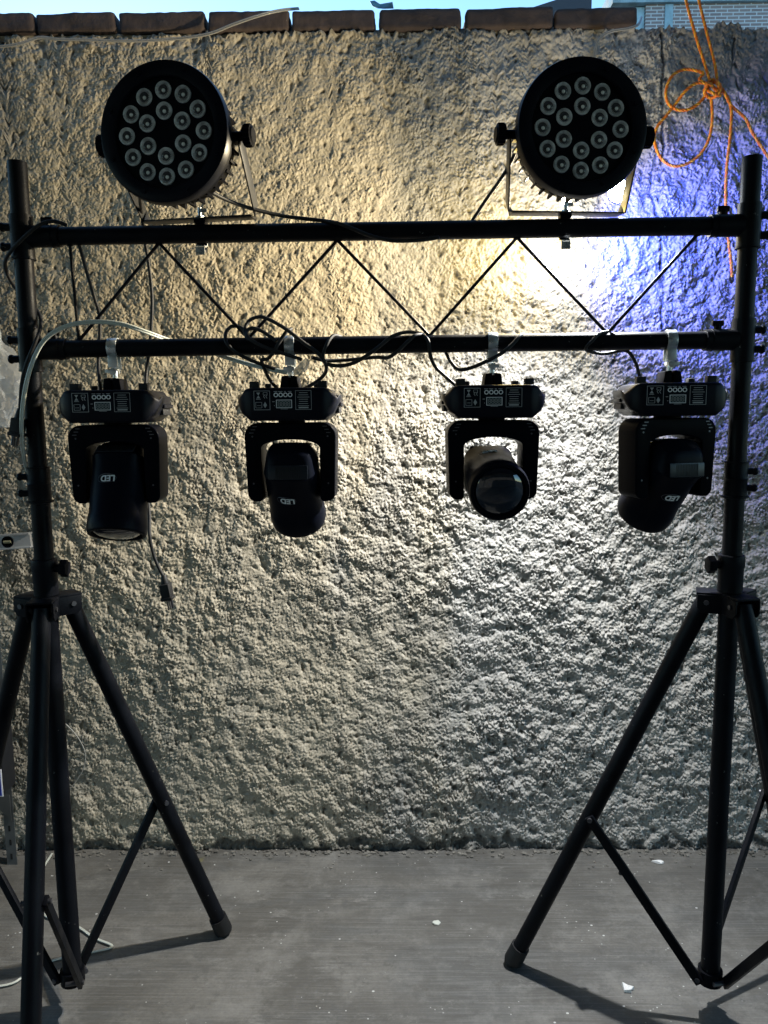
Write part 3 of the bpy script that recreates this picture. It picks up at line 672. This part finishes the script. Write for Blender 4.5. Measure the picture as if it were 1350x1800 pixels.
    b = MB(); frame(b, -.0210, .0117, zt - .0430, zt - .0266, yf, .0012, .0012); part(b, 'display_frame', M_WHITE, p=base)
    b = MB(); b.box((-.0046, yf, zt - .0348), (.0300, .0008, .0142)); disp = part(b, 'display', M_LCD, p=base)
    b = MB(); yd = yf - .0007
    for k in range(4):
        cx = -.0148 + k * .0068
        for dz in (-.0048, 0, .0048): b.box((cx, yd, zt - .0348 + dz), (.0036, .0004, .0007))
        for dx in (-.0024, .0024):
            for dz in (-.0024, .0024): b.box((cx + dx, yd, zt - .0348 + dz), (.0006, .0004, .0036))
    part(b, 'display_digits', M_GREY, smooth=0, p=base)
    # bracket block on top and silver clamp round the tube
    b = MB()
    for s_ in (-1, 1): b.prism([(s_ * .003 - .0, zt - .001), (s_ * .021, zt - .001), (s_ * .017, zt + .026), (s_ * .003, zt + .028)], -.030, .030)
    b.box((0, 0, zt + .012), (.014, .05, .022)); part(b, 'bracket', M_PLAST, bevel=.0015)
    b = MB(); strap_arc(b, -48, 200, RB + .001, .021, .0028, 30)
    b.box((0, -.0135, -.030), (.021, .003, .026)); b.box((0, .0135, -.030), (.021, .003, .030)); b.box((0, 0, -.048), (.018, .028, .003))
    part(b, 'hook_clamp', M_ZINC, bevel=.0006)
    b = MB(); b.cyl((0, -.030, -.052), (0, .026, -.052), .0038, n=12); b.cyl((0, -.020, -.052), (0, -.016, -.052), .0085, n=6)
    b.cyl((0, 0, -.046), (0, 0, -.070), .006, n=10)
    b.box((.0, -.031, -.052), (.024, .004, .008), M=Matrix.Translation((0, 0, -.0)) ); part(b, 'wing_screw', M_ZINC, bevel=.0008)
    # neck and yoke
    b = MB(); b.cyl((0, 0, zb + .004), (0, 0, zb - .010), .030, n=28); part(b, 'neck', M_PLAST)
    return t, zb - .005
def yoke_mesh(p, zy):
    w, h, hd = .102, .176, .036
    out = []
    def arc(cx, cz, r_, a0, a1, n=6): return [(cx + r_ * math.cos(R(a0 + (a1 - a0) * k / n)), cz + r_ * math.sin(R(a0 + (a1 - a0) * k / n))) for k in range(n + 1)]
    iw = .0655
    out += arc(-w + .030, -.030, .030, 180, 90) + arc(w - .030, -.030, .030, 90, 0)
    out += arc(w - .018 - .004, -h + .018, .018, 0, -90)[0:7]
    out += [(iw + .004, -h), (iw, -h + .006), (iw, -.056)]
    out += [(iw * math.cos(a) * 1.0, -.056 + .019 * math.sin(a)) for a in [math.pi * k / 14 for k in range(1, 14)]]
    out += [(-iw, -.056), (-iw, -h + .006), (-iw - .004, -h)]
    out += arc(-w + .018 + .004, -h + .018, .018, -90, -180)
    # front and back of concave outline: build as quads between outer and inner chains
    b = MB(); b.prism(out, -hd, hd)
    o = b.build('yoke', M_YOKE, p, bevel=.006, seg=3, smooth=40)
    bb = MB()
    for sx in (-1, 1):
        for zz_ in (-.03, -.135):
            sc_ = MB(); sc_.cyl((sx * .084, -hd - .0005, zz_), (sx * .084, -hd + .004, zz_), .0022, n=8); sc_.build('screw', M_STEELD, o)
        for k in range(3): bb.box((sx * (.078 + .004 * k), -hd - .0003, -.008 - .007 * k), (.010, .002, .0022))
    s2 = bb.build('vent_slits', M_STEELD, o)
    o.location = (0, 0, zy); return o
def head_mesh(p):
    # local: lens towards -Z, printed side towards -Y, vented cap at +Z
    sec = [(-.124, .0640, .0640, 2.0), (-.112, .0660, .0660, 2.0), (-.086, .0645, .0645, 2.0), (-.082, .0632, .0632, 2.0), (-.04, .0630, .0625, 2.1), (.0, .0625, .0620, 2.2),
           (.028, .0605, .0615, 2.6), (.046, .0590, .0620, 3.4), (.0485, .0580, .0605, 3.4), (.074, .0515, .0370, 3.4), (.084, .0460, .0280, 3.2), (.0895, .034, .020, 2.8)]
    rs = []; n = 56
    for z, a_, c_, ex in sec:
        pr = []
        for k in range(n):
            tt = 2 * math.pi * k / n; cx, sx = math.cos(tt), math.sin(tt)
            pr.append((a_ * math.copysign(abs(cx) ** (2 / ex), cx), c_ * math.copysign(abs(sx) ** (2 / ex), sx), z))
        rs.append(pr)
    b = MB(); b.rings(rs, False); m_ = len(rs)
    b.f.append(tuple((m_ - 1) * n + k for k in range(n)))
    h = b.build('head', M_HEAD, p, smooth=28)
    b = MB(); b.lathe([(.0640, -.124), (.0625, -.128), (.0565, -.128), (.0545, -.122)], n=56); b.build('lens_ring', M_PLAST, h)
    b = MB(); b.lathe([(.0545, -.121), (.050, -.1245), (.038, -.1295), (.020, -.1330), (.0004, -.134)], n=48); b.build('lens', M_GLASS, h, smooth=80)
    for sy in (-1, 1):
        b = MB(); b.box((0, 0, 0), (.086, .0024, .030), M=Matrix.Translation((0, sy * .0492, .0612)) @ Matrix.Rotation(sy * R(42), 4, 'X')); b.build('vent_sheen_panel', M_VENT_SHEEN, h, bevel=.001)  # thin plate added over the facet to carry the painted sheen
    b = MB()
    for sy in (-1, 1):
        for k in range(14):
            x_ = -.026 + k * .004; b.box((0, 0, 0), (.0019, .0026, .026), M=Matrix.Translation((x_, sy * .0500, .0616)) @ Matrix.Rotation(sy * R(42), 4, 'X'))
    b.build('vent_slats', M_RUB, h, smooth=0)
    vs, fs = text_mesh('LED', .0195, .0006)
    Mt = Matrix.Translation((-.008, -.0606, -.012)) @ Matrix.Rotation(R(180), 4, 'Y') @ Matrix.Rotation(R(90), 4, 'X')
    # wrap onto the barrel
    b = MB(); vv = []
    for v in vs:
        q_ = Mt @ Vector(v); r_ = .0634; off = -(q_.y + .0606); ang = q_.x / r_
        vv.append((math.sin(ang) * (r_ + off), -math.cos(ang) * (r_ + off), q_.z))
    b.add(vv, fs); b.build('printed_letters', M_WHITE, h, smooth=0)
    ring = []; 
    for k in range(40):
        a = 2 * math.pi * k / 40; x_ = -.011 + .022 * math.cos(a); z_ = -.012 + .0105 * math.sin(a); an = x_ / .0632
        ring.append(Vector((math.sin(an) * .0632, -math.cos(an) * .0632, z_)))
    ring.append(ring[0]); b = MB(); b.tube(ring, .0006, n=6); b.build('oval_rim', M_STEELD, h)
    return h
mh, zy = moving_head(); yoke_mesh(mh, zy); head_mesh(mh)
pivot_z = zy - PIV
heads = [
    # px, pan of base, pan of yoke, tilt (0 = lens straight down, + = lens swings towards the camera)
    (200, R(3), R(-2), R(22), 'moving-head light nearest the left stand, its barrel hanging down with bright LED letters'),
    (510, R(0), R(-1), R(-36), 'moving-head light below the cable tangle, vented cap towards the viewer and letters low down'),
    (865, R(0), R(2), R(80), 'moving-head light whose round dark lens looks out at the viewer'),
    (1178, R(-3), R(19), R(-39), 'moving-head light nearest the right stand, turned aside with blue sheen on its vents'),
]
for i, (px, pb_, py_, tilt, lab) in enumerate(heads):
    t = mh if i == 0 else copy_tree(mh)
    X = P(px, 612, TY).x
    t.location = (X, TY, zbot(X)); t.rotation_euler = (0, 0, pb_); t['label'] = lab
    for ch in t.children:
        nm = ch.name.split('.')[0]
        if nm == 'yoke': ch.rotation_euler = (0, 0, py_)
        if nm == 'head':
            ch.matrix_local = Matrix.Translation((0, 0, pivot_z)) @ Matrix.Rotation(py_, 4, 'Z') @ Matrix.Rotation(-tilt, 4, 'X')

# ------------------------------------------------------------------ cables
def cord(name, pts, r, m, label, cat, group=None, step=6, n=8):
    pw = [P(x, y, d_) for x, y, d_ in pts]; sp = spline(pw, step)
    b = MB(); b.tube(sp, r, n=n); return tag(b.build(name, m, origin=sp[0], smooth=60), label, cat, group)
def plug(parent, p, d, size=1.0):
    p, d = Vector(p), Vector(d).normalized(); q_ = d.to_track_quat('Z', 'Y').to_matrix().to_4x4(); T = Matrix.Translation(p - parent.location) @ q_ @ Matrix.Scale(1.3, 4)
    b = MB(T); b.cyl((0, 0, -.004), (0, 0, .014), .0045, .008, n=12); b.box((0, 0, .026), (.024, .017, .026)); b.box((0, 0, .041), (.028, .021, .006)); b.build('plug', M_RUB, parent, bevel=.002)
    b = MB(T)
    for x_ in (-.0065, .0065): b.box((x_, 0, .053), (.006, .0015, .019))
    b.cyl((0, .006, .043), (0, .006, .061), .0024, n=8); b.build('prong', M_STEELD, parent)
F1, B1 = TY - .027, TY + .028
RC = .0042
c = cord('power_cord', [(118, 396, F1 + .01), (95, 389, F1), (72, 394, TY - .032), (48, 412, TY - .034), (22, 438, TY - .03), (9, 460, TY - .01), (14, 484, TY + .02), (30, 510, TY + .03), (55, 535, TY + .03), (69, 552, TY + .01), (72, 572, TY - .01), (64, 597, TY - .034), (47, 638, TY - .035), (38, 675, TY - .03), (35, 722, TY - .03)], RC, M_RUB,
         'black power cord looped over the left truss corner, plug hanging beside the left pole', 'cable')
plug(c, P(35, 722, TY - .03), P(30, 760, TY - .03) - P(35, 722, TY - .03))
cord('cable', [(137, 425, TY), (142, 440, TY), (153, 480, TY), (168, 530, TY + .01), (175, 556, B1), (175, 600, B1), (173, 640, B1), (175, 670, TY), (178, 692, TY)], .0040, M_RUB, 'black cable dropping between the tubes into the leftmost moving-head light', 'cable')
cord('cable', [(246, 340, 1.62), (247, 360, 1.70), (250, 385, B1), (254, 420, B1), (262, 470, B1), (267, 520, B1), (266, 570, B1), (262, 620, B1), (257, 655, B1), (256, 692, TY)], .0038, M_RUB, 'long black cable from the left wash light down behind both tubes', 'cable')
cord('cable', [(372, 338, 1.62), (400, 352, 1.66), (440, 366, 1.70), (500, 380, 1.74), (560, 387, TY - .0), (592, 392, TY - .022), (620, 402, TY - .026), (650, 414, TY - .027), (690, 423, TY - .022), (740, 422, TY - .018), (772, 417, TY - .025)], .0042, M_RUB, 'black cable sagging from the left wash light onto the top tube', 'cable')
cord('cable', [(907, 262, 1.66), (898, 285, 1.68), (880, 315, 1.70), (855, 350, 1.73), (830, 388, TY + .01)], .0038, M_RUB, 'short black cable running down left from the right wash light', 'cable')
tl = 'tangled black cables over the bottom tube'
def fr_(pts): return [(x, y, TY + z) for x, y, z in pts]
cord('cable', fr_([(437, 598, -.024), (430, 582, -.01), (438, 564, 0), (456, 557, -.005), (476, 563, -.01), (505, 580, -.02), (533, 602, -.027), (558, 620, -.027), (571, 637, -.02), (573, 653, 0), (559, 669, .01), (527, 688, .0)]), RC, M_RUB, 'black cable making the widest loop above the bottom tube, second light', 'cable', tl)
cord('cable', fr_([(486, 600, -.027), (470, 588, -.015), (456, 580, -.01), (442, 577, -.005), (433, 584, -.012), (440, 597, -.026), (470, 612, -.03), (500, 622, -.028), (530, 632, -.01)]), RC, M_RUB, 'black cable in a small tight loop at the foot of the zigzag rods', 'cable', tl)
cord('cable', fr_([(436, 590, -.012), (423, 576, 0), (407, 574, 0), (397, 586, -.01), (399, 604, -.026), (419, 622, -.022), (448, 636, -.01), (484, 649, .0)]), RC, M_RUB, 'black cable curling round the bottom tube at the left of the tangle', 'cable', tl)
cord('cable', fr_([(512, 578, .0), (503, 584, -.015), (493, 598, -.027), (480, 620, -.026), (470, 631, -.012), (460, 633, -.006), (466, 652, .0), (476, 670, .0), (494, 690, .0)]), RC, M_RUB, 'black cable hooking left of the second clamp into the light below', 'cable', tl)
cord('cable', fr_([(606, 600, .02), (600, 593, .01), (586, 590, -.01), (575, 604, -.026), (568, 624, -.024), (572, 638, -.015), (594, 643, -.015), (619, 639, -.02), (643, 626, -.026), (668, 608, -.026), (688, 592, -.020), (713, 584, -.01), (737, 586, .0), (752, 598, -.022), (756, 622, -.01), (764, 643, .0), (782, 661, .0), (804, 680, .0)]), RC, M_RUB, 'black cable swooping under the bottom tube into the third light', 'cable', tl)
cord('cable', fr_([(745, 588, .0), (729, 590, -.02), (713, 604, -.026), (696, 620, -.026), (680, 629, -.012), (660, 628, .01), (620, 632, .02), (575, 634, .01), (548, 628, -.01)]), RC, M_RUB, 'black cable crossing back along the underside of the bottom tube', 'cable', tl)
cord('cable', fr_([(780, 610, .026), (786, 624, .01), (794, 638, 0), (806, 649, -.01), (827, 647, -.02), (855, 635, -.030), (880, 622, -.034), (900, 606, -.030), (916, 589, -.012), (924, 590, .02)]), RC, M_RUB, 'black cable slung below the tube and up across the third clamp', 'cable')
cord('cable', fr_([(1070, 583, .0), (1055, 586, -.015), (1042, 598, -.027), (1030, 614, -.012), (1060, 622, .02), (1098, 616, .01), (1112, 628, 0), (1120, 645, 0), (1126, 672, 0)]), .0038, M_RUB, 'black cable leaving the bottom tube for the rightmost moving-head light', 'cable')
c = cord('power_cord', [(255, 840, 1.86), (262, 900, 1.84), (263, 942, 1.82), (270, 975, 1.82), (280, 1000, 1.82), (288, 1014, 1.82)], .0042, M_RUB, 'black power cord dangling below the leftmost moving-head light with its plug down', 'cable')
plug(c, P(288, 1014, 1.82), P(295, 1050, 1.82) - P(288, 1014, 1.82))
# pale twin cord over the left end
def twin(name, pts, r, m, label, cat='cord', depth=None, sep=.9, G_=False):
    pw = [Vector(p) if G_ else P(*p) for p in pts]; sp = spline(pw, 8); a_ = []; b_ = []
    for i, p_ in enumerate(sp):
        t_ = (sp[min(i + 1, len(sp) - 1)] - sp[max(i - 1, 0)]).normalized(); n_ = t_.cross(Vector((0, 0, 1)) if G_ else Vector((0, 1, 0)))
        n_ = n_.normalized() if n_.length > 1e-4 else Vector((1, 0, 0)); a_.append(p_ + n_ * r * sep); b_.append(p_ - n_ * r * sep)
    b = MB(); b.tube(a_, r, n=8); b.tube(b_, r, n=8); return tag(b.build(name, m, origin=sp[0], smooth=60), label, cat)
tw = [(57, 850, 1.79), (45, 815, 1.76), (38, 765, 1.71), (41, 705, 1.705), (54, 645, 1.70), (78, 598, 1.70), (115, 574, 1.70), (160, 566, 1.70), (210, 569, 1.71), (255, 583, 1.73), (300, 599, 1.78), (350, 612, 1.80), (400, 629, 1.79), (440, 641, 1.77), (480, 650, 1.75), (506, 655, 1.74)]
twin('lamp_cord', tw, .0026, M_CORDW, 'pale twin cord arching over the left end of the bottom tube to the second clamp')
b = MB(); b.tube([P(506, 655, 1.74), P(520, 654, 1.74), P(533, 645, 1.74), P(541, 632, 1.735)], [.004, .008, .011, .007], n=10)
tag(b.build('tape_wrap', mat('cloudy_tape', (.45, .47, .45), .3, alpha=.55), origin=P(520, 650, 1.74)), 'cloudy tape wrapped round cord ends beside the second clamp', 'tape')
twin('lamp_cord', [(-60, 86, WY - .03), (0, 82, WY - .03), (35, 77, WY - .03), (70, 66, WY - .025), (100, 69, WY - .025), (150, 70, WY - .025), (220, 72, WY - .025), (300, 69, WY - .025), (365, 60, WY - .035), (410, 43, WY - .045), (460, 26, WY - .045), (495, 18, WY - .02), (525, 15, WY + .02)], .0024, M_CORDC, 'clear twin cord strung along the wall top and over the bricks')
twin('lamp_cord', [(1045, 120, WY - .03), (1045, 95, WY - .03), (1053, 70, WY - .03), (1072, 56, WY - .03), (1105, 50, WY - .03), (1122, 43, WY - .02), (1128, 30, WY + .03)], .0022, M_CORDC, 'clear twin cord hooked down behind the right wash light')
cord('thin_wire', [(100, 1262, WY - .03), (118, 1275, WY - .03), (138, 1298, WY - .03), (150, 1325, WY - .03), (146, 1352, WY - .03), (132, 1375, WY - .03), (120, 1395, WY - .03), (112, 1440, WY - .03)], .0018, M_CORDC, 'thin pale wire curving down the wall behind the left stand', 'wire')
gw = [G(x, y, .0065) for x, y in ((92, 1500), (78, 1522), (66, 1548), (66, 1580), (76, 1606), (100, 1618), (135, 1628), (165, 1648), (197, 1663), (165, 1673), (112, 1683), (62, 1700), (25, 1727), (-20, 1736), (-70, 1745))]
twin('lamp_cord', gw, .0019, M_CORDW, 'pale twin cord lying on the concrete under the left stand', G_=True)

# ------------------------------------------------------------------ orange rope
rope = thing('rope', 'orange twisted rope knotted and looped in front of the wall at upper right', 'rope', P(1253, 155, 2.32))
def strand(pts, r=.0044, pitch=.030):
    pw = spline([P(x, y, d_) for x, y, d_ in pts], 10); L = [0]
    dense = []
    for i in range(len(pw) - 1):
        seg = (pw[i + 1] - pw[i]).length; k = max(1, int(seg / .004))
        for j in range(k): dense.append(pw[i].lerp(pw[i + 1], j / k))
    dense.append(pw[-1]); s_ = 0; lanes = [[], [], []]; t0 = (dense[1] - dense[0]).normalized(); nrm = t0.orthogonal().normalized()
    for i, p_ in enumerate(dense):
        t_ = (dense[min(i + 1, len(dense) - 1)] - dense[max(i - 1, 0)]).normalized(); nrm = (nrm - t_ * nrm.dot(t_)).normalized(); bn = t_.cross(nrm)
        if i: s_ += (p_ - dense[i - 1]).length
        for k in range(3):
            a = 2 * math.pi * (s_ / pitch + k / 3); lanes[k].append(p_ + (nrm * math.cos(a) + bn * math.sin(a)) * r * .5)
    for k, m_ in ((0, M_ROPE1), (1, M_ROPE2), (2, M_ROPE1)):
        b = MB(); b.tube(lanes[k], r * .58, n=6); o = b.build('rope_strand', m_, rope, origin=rope.location, smooth=60); o.location = (0, 0, 0)
D0 = 2.33
strand([(1185, -90, D0), (1203, -10, D0), (1222, 60, D0), (1238, 110, D0), (1250, 150, D0)])
strand([(1208, -90, D0), (1226, -10, D0), (1243, 60, D0), (1256, 110, D0), (1262, 150, D0)])
strand([(1262, 152, D0), (1272, 160, D0), (1285, 185, D0), (1310, 208, D0), (1322, 232, D0), (1345, 268, D0), (1380, 320, D0)])
strand([(1258, 158, D0), (1275, 165, D0 + .01), (1285, 190, D0), (1284, 235, D0), (1277, 300, D0), (1276, 360, D0), (1279, 410, D0), (1284, 450, D0), (1287, 487, D0)])
strand([(1248, 150, D0), (1230, 140, D0), (1235, 128, D0), (1205, 122, D0 + .01), (1182, 133, D0), (1171, 158, D0), (1174, 180, D0), (1188, 192, D0), (1208, 193, D0), (1228, 182, D0), (1242, 165, D0)])
strand([(1250, 148, D0 - .01), (1225, 146, D0 - .01), (1205, 160, D0 - .01), (1188, 182, D0), (1170, 205, D0), (1156, 222, D0), (1150, 245, D0), (1160, 275, D0), (1180, 291, D0), (1205, 289, D0), (1230, 272, D0), (1246, 245, D0), (1252, 210, D0), (1250, 170, D0)])
kn = [(1240, 150), (1252, 140), (1266, 150), (1262, 166), (1248, 172), (1238, 162), (1246, 148), (1258, 158), (1266, 168), (1254, 164), (1243, 156), (1256, 144), (1268, 156)]
strand([(x, y, D0 - .012 + .012 * math.sin(i * 1.9)) for i, (x, y) in enumerate(kn)], r=.0046)

# ------------------------------------------------------------------ left edge: slotted rack, box, spirit level, plastic bag
M_RACK = mat('grey_slotted_steel', (.13, .14, .145), .5, metal=.5, var=.3)
RY = 2.38
rb = G(30, 1496); 
rx = P(24, 1440, RY).x; rz = P(10, 972, RY).z
rack = thing('storage_rack', 'grey slotted-steel rack at the left edge behind the stand', 'rack', (rx, RY, 0))
for (dx, dy) in ((0, 0), (-.75, 0), (0, -.30), (-.75, -.30)):
    if dx == 0 and dy < 0: dx = -.14
    b = MB(); b.box((dx - .016, dy, rz / 2), (.034, .0025, rz)); b.box((dx - (.032 if dx > -.5 else 0), dy + .017, rz / 2), (.0025, .032, rz)); 
    o = b.build('post', M_RACK, rack)
    b = MB()
    for k in range(int(rz / .05)): b.box((dx - .016, dy - .0016, .03 + k * .05), (.007, .0012, .020))
    s_ = b.build('slot_row', M_RUB, o)
for z_ in (.25, .62, rz - .02):
    b = MB(); b.prism([(-.78, z_), (-.03, z_), (-.03, z_ + .03), (-.78, z_ + .03)], -.31, .01); b.build('shelf', M_RACK, rack, bevel=.003)
    b = MB(); b.prism([(-.005, z_ - .0), (-.09, z_ - .0), (-.005, z_ - .09)], -.006, -.0035); b.build('gusset', M_RACK, rack)
M_BOXD = mat('dark_case', (.012, .013, .016), .5); M_BLUEL = mat('blue_label', (.02, .05, .35), .4)
bz = .655
bxp = P(4, 1376, 2.10)
cs = thing('equipment_case', 'black case with a blue white-edged label on the rack at the left edge', 'case', (P(7, 1376, 2.30).x - .195, 2.34, bz))
b = MB(); b.box((0, 0, .09), (.40, .22, .30)); 
cs.location.z = .28
b = MB(); b.box((0, 0, .16), (.39, .08, .30)); b.build('case_body', M_BOXD, cs, bevel=.012)
lp = P(4, 1376, 2.30) - cs.location
b = MB(); b.box((lp.x - .045, -.0412, lp.z), (.092, .002, .092)); b.build('label_border', M_WHITE, cs, bevel=.0008)
b = MB(); b.box((lp.x - .045, -.0428, lp.z), (.084, .0015, .084)); b.build('label', M_BLUEL, cs)
# spirit level on top of the rack
sp0, sp1 = P(-120, 962, 2.24), P(55, 949, 2.24)
M_ALU = mat('brushed_aluminium', (.42, .43, .44), .38, metal=.7, var=.2)
lv = thing('spirit_level', 'grey metal spirit level poking out from the left beside the pole', 'spirit level', (sp1.x, 2.24, sp1.z))
ang = math.atan2(sp1.z - sp0.z, sp1.x - sp0.x); hL = .030
Ml = Matrix.Rotation(-ang, 4, 'Y')
b = MB(Ml); b.box((-.20, 0, 0), (.40, .012, .036)); b.box((-.20, 0, .020), (.40, .024, .005)); b.box((-.20, 0, -.020), (.40, .024, .005)); b.build('beam', M_ALU, lv, bevel=.001)
b = MB(Ml @ Matrix.Translation((-.068, 0, 0)) @ Matrix.Rotation(R(90), 4, 'X')); b.lathe([(.0175, -.009), (.0175, .009), (.013, .009), (.013, .006), (.0002, .006)], n=28); b.build('vial_housing', M_PLAST, lv)
b = MB(Ml @ Matrix.Translation((-.068, -.0068, 0))); b.cyl((-.011, 0, 0), (.011, 0, 0), .005, n=12); b.build('vial', mat('vial', (.20, .19, .12), .2), lv)
# clear plastic bag
M_BAG = bpy.data.materials.new('clear_plastic_bag'); M_BAG.use_nodes = True; t = M_BAG.node_tree; pb = t.nodes['Principled BSDF']
pb.inputs['Base Color'].default_value = (.8, .82, .84, 1); pb.inputs['Roughness'].default_value = .12; pb.inputs['Alpha'].default_value = .34; pb.inputs['Specular IOR Level'].default_value = 1
bo = P(5, 640, 2.36)
b = MB(); rs = []
for k in range(30):
    v = k / 29; zz_ = .17 - v * .36; ry = .012 + .05 * math.sin(math.pi * min(v * 1.05, 1)); wv = .02 + .13 * min(v * 2.2, 1) ** .7 * (1 - .25 * max(v - .8, 0) * 5)
    ring = []
    for j in range(48):
        a = 2 * math.pi * j / 48; nn = 1 + .30 * mnoise.noise(Vector((math.cos(a) * 2.2, math.sin(a) * 2.2, v * 5))) + .16 * mnoise.noise(Vector((math.cos(a) * 7, math.sin(a) * 7, v * 16)))
        ring.append((-.10 + math.cos(a) * wv * nn, math.sin(a) * ry * nn, zz_ + .012 * mnoise.noise(Vector((j * .4, v * 4, 3)))))
    rs.append(ring)
b.rings(rs, True); o = b.build('plastic_bag', M_BAG, smooth=25); o.location = bo
tag(o, 'crumpled clear plastic bag hanging on the wall at the left edge', 'plastic bag')

# ------------------------------------------------------------------ litter on the floor
M_PAPER = mat('white_paper', (.75, .75, .73), .7)
def scrap(px, pts, s_, h_, label, name='paper_scrap', cat='litter', m=M_PAPER):
    c = G(*px, .002); b = MB(); n_ = len(pts)
    lo = [(x * s_, y * s_, 0) for x, y in pts]; hi = [(x * s_ * .92, y * s_ * .92, h_ * (1 + .6 * math.sin(i * 2.3))) for i, (x, y) in enumerate(pts)]
    b.add(lo + hi, [tuple(range(n_)), tuple(range(2 * n_ - 1, n_ - 1, -1))] + [(i, (i + 1) % n_, n_ + (i + 1) % n_, n_ + i) for i in range(n_)])
    o = b.build(name, m, smooth=0); o.location = c; return tag(o, label, cat)
scrap((1104, 1738), [(-1, -.9), (.3, -1), (.5, -.4), (1.1, -.1), (.4, .3), (.2, .8), (-.9, 1)], .014, .006, 'small white paper scrap on the floor left of the right column foot')
scrap((1156, 1516), [(-1.2, .2), (-.4, -.4), (.6, -.6), (1.2, -.3), (.5, .3), (-.5, .6)], .016, .006, 'thin white plaster chip lying near the wall foot on the right', 'plaster_chip')
scrap((767, 1622), [(-1, 0), (-.5, -.7), (.5, -.8), (1, 0), (.5, .8), (-.6, .7)], .013, .002, 'flat round pale plaster chip in the middle of the floor', 'plaster_chip', m=M_CORDW)
scrap((1091, 1536), [(-1, 0), (-.5, -.9), (.5, -.8), (1, 0), (.5, .8), (-.6, .7)], .007, .010, 'small dark pebble near the wall foot between the right stand legs', 'pebble', m=M_RUB)
# crumbled render along the wall foot: nobody could count it
b = MB()
for k in range(420):
    x = random.uniform(-1.5, 1.5); y = WY - .004 - abs(random.gauss(0, .016)); s_ = random.uniform(.002, .0065)
    if random.random() < .12: y -= random.uniform(0, .10); s_ *= .6
    vs = [(x + s_ * random.uniform(.6, 1.3) * i, y + s_ * random.uniform(.6, 1.3) * j, s_ * .6 * (1 + k_) * random.uniform(.7, 1.1)) for i in (-1, 1) for j in (-1, 1) for k_ in (-1, 1)]
    b.add(vs, [(0, 1, 3, 2), (4, 6, 7, 5), (0, 4, 5, 1), (2, 3, 7, 6), (0, 2, 6, 4), (1, 5, 7, 3)])
tag(b.build('rubble', mat('crumbled_render', (.16, .15, .13), .9, var=.5, vscale=40), smooth=0), 'crumbs of broken render scattered along the wall foot', 'rubble', kind='stuff')
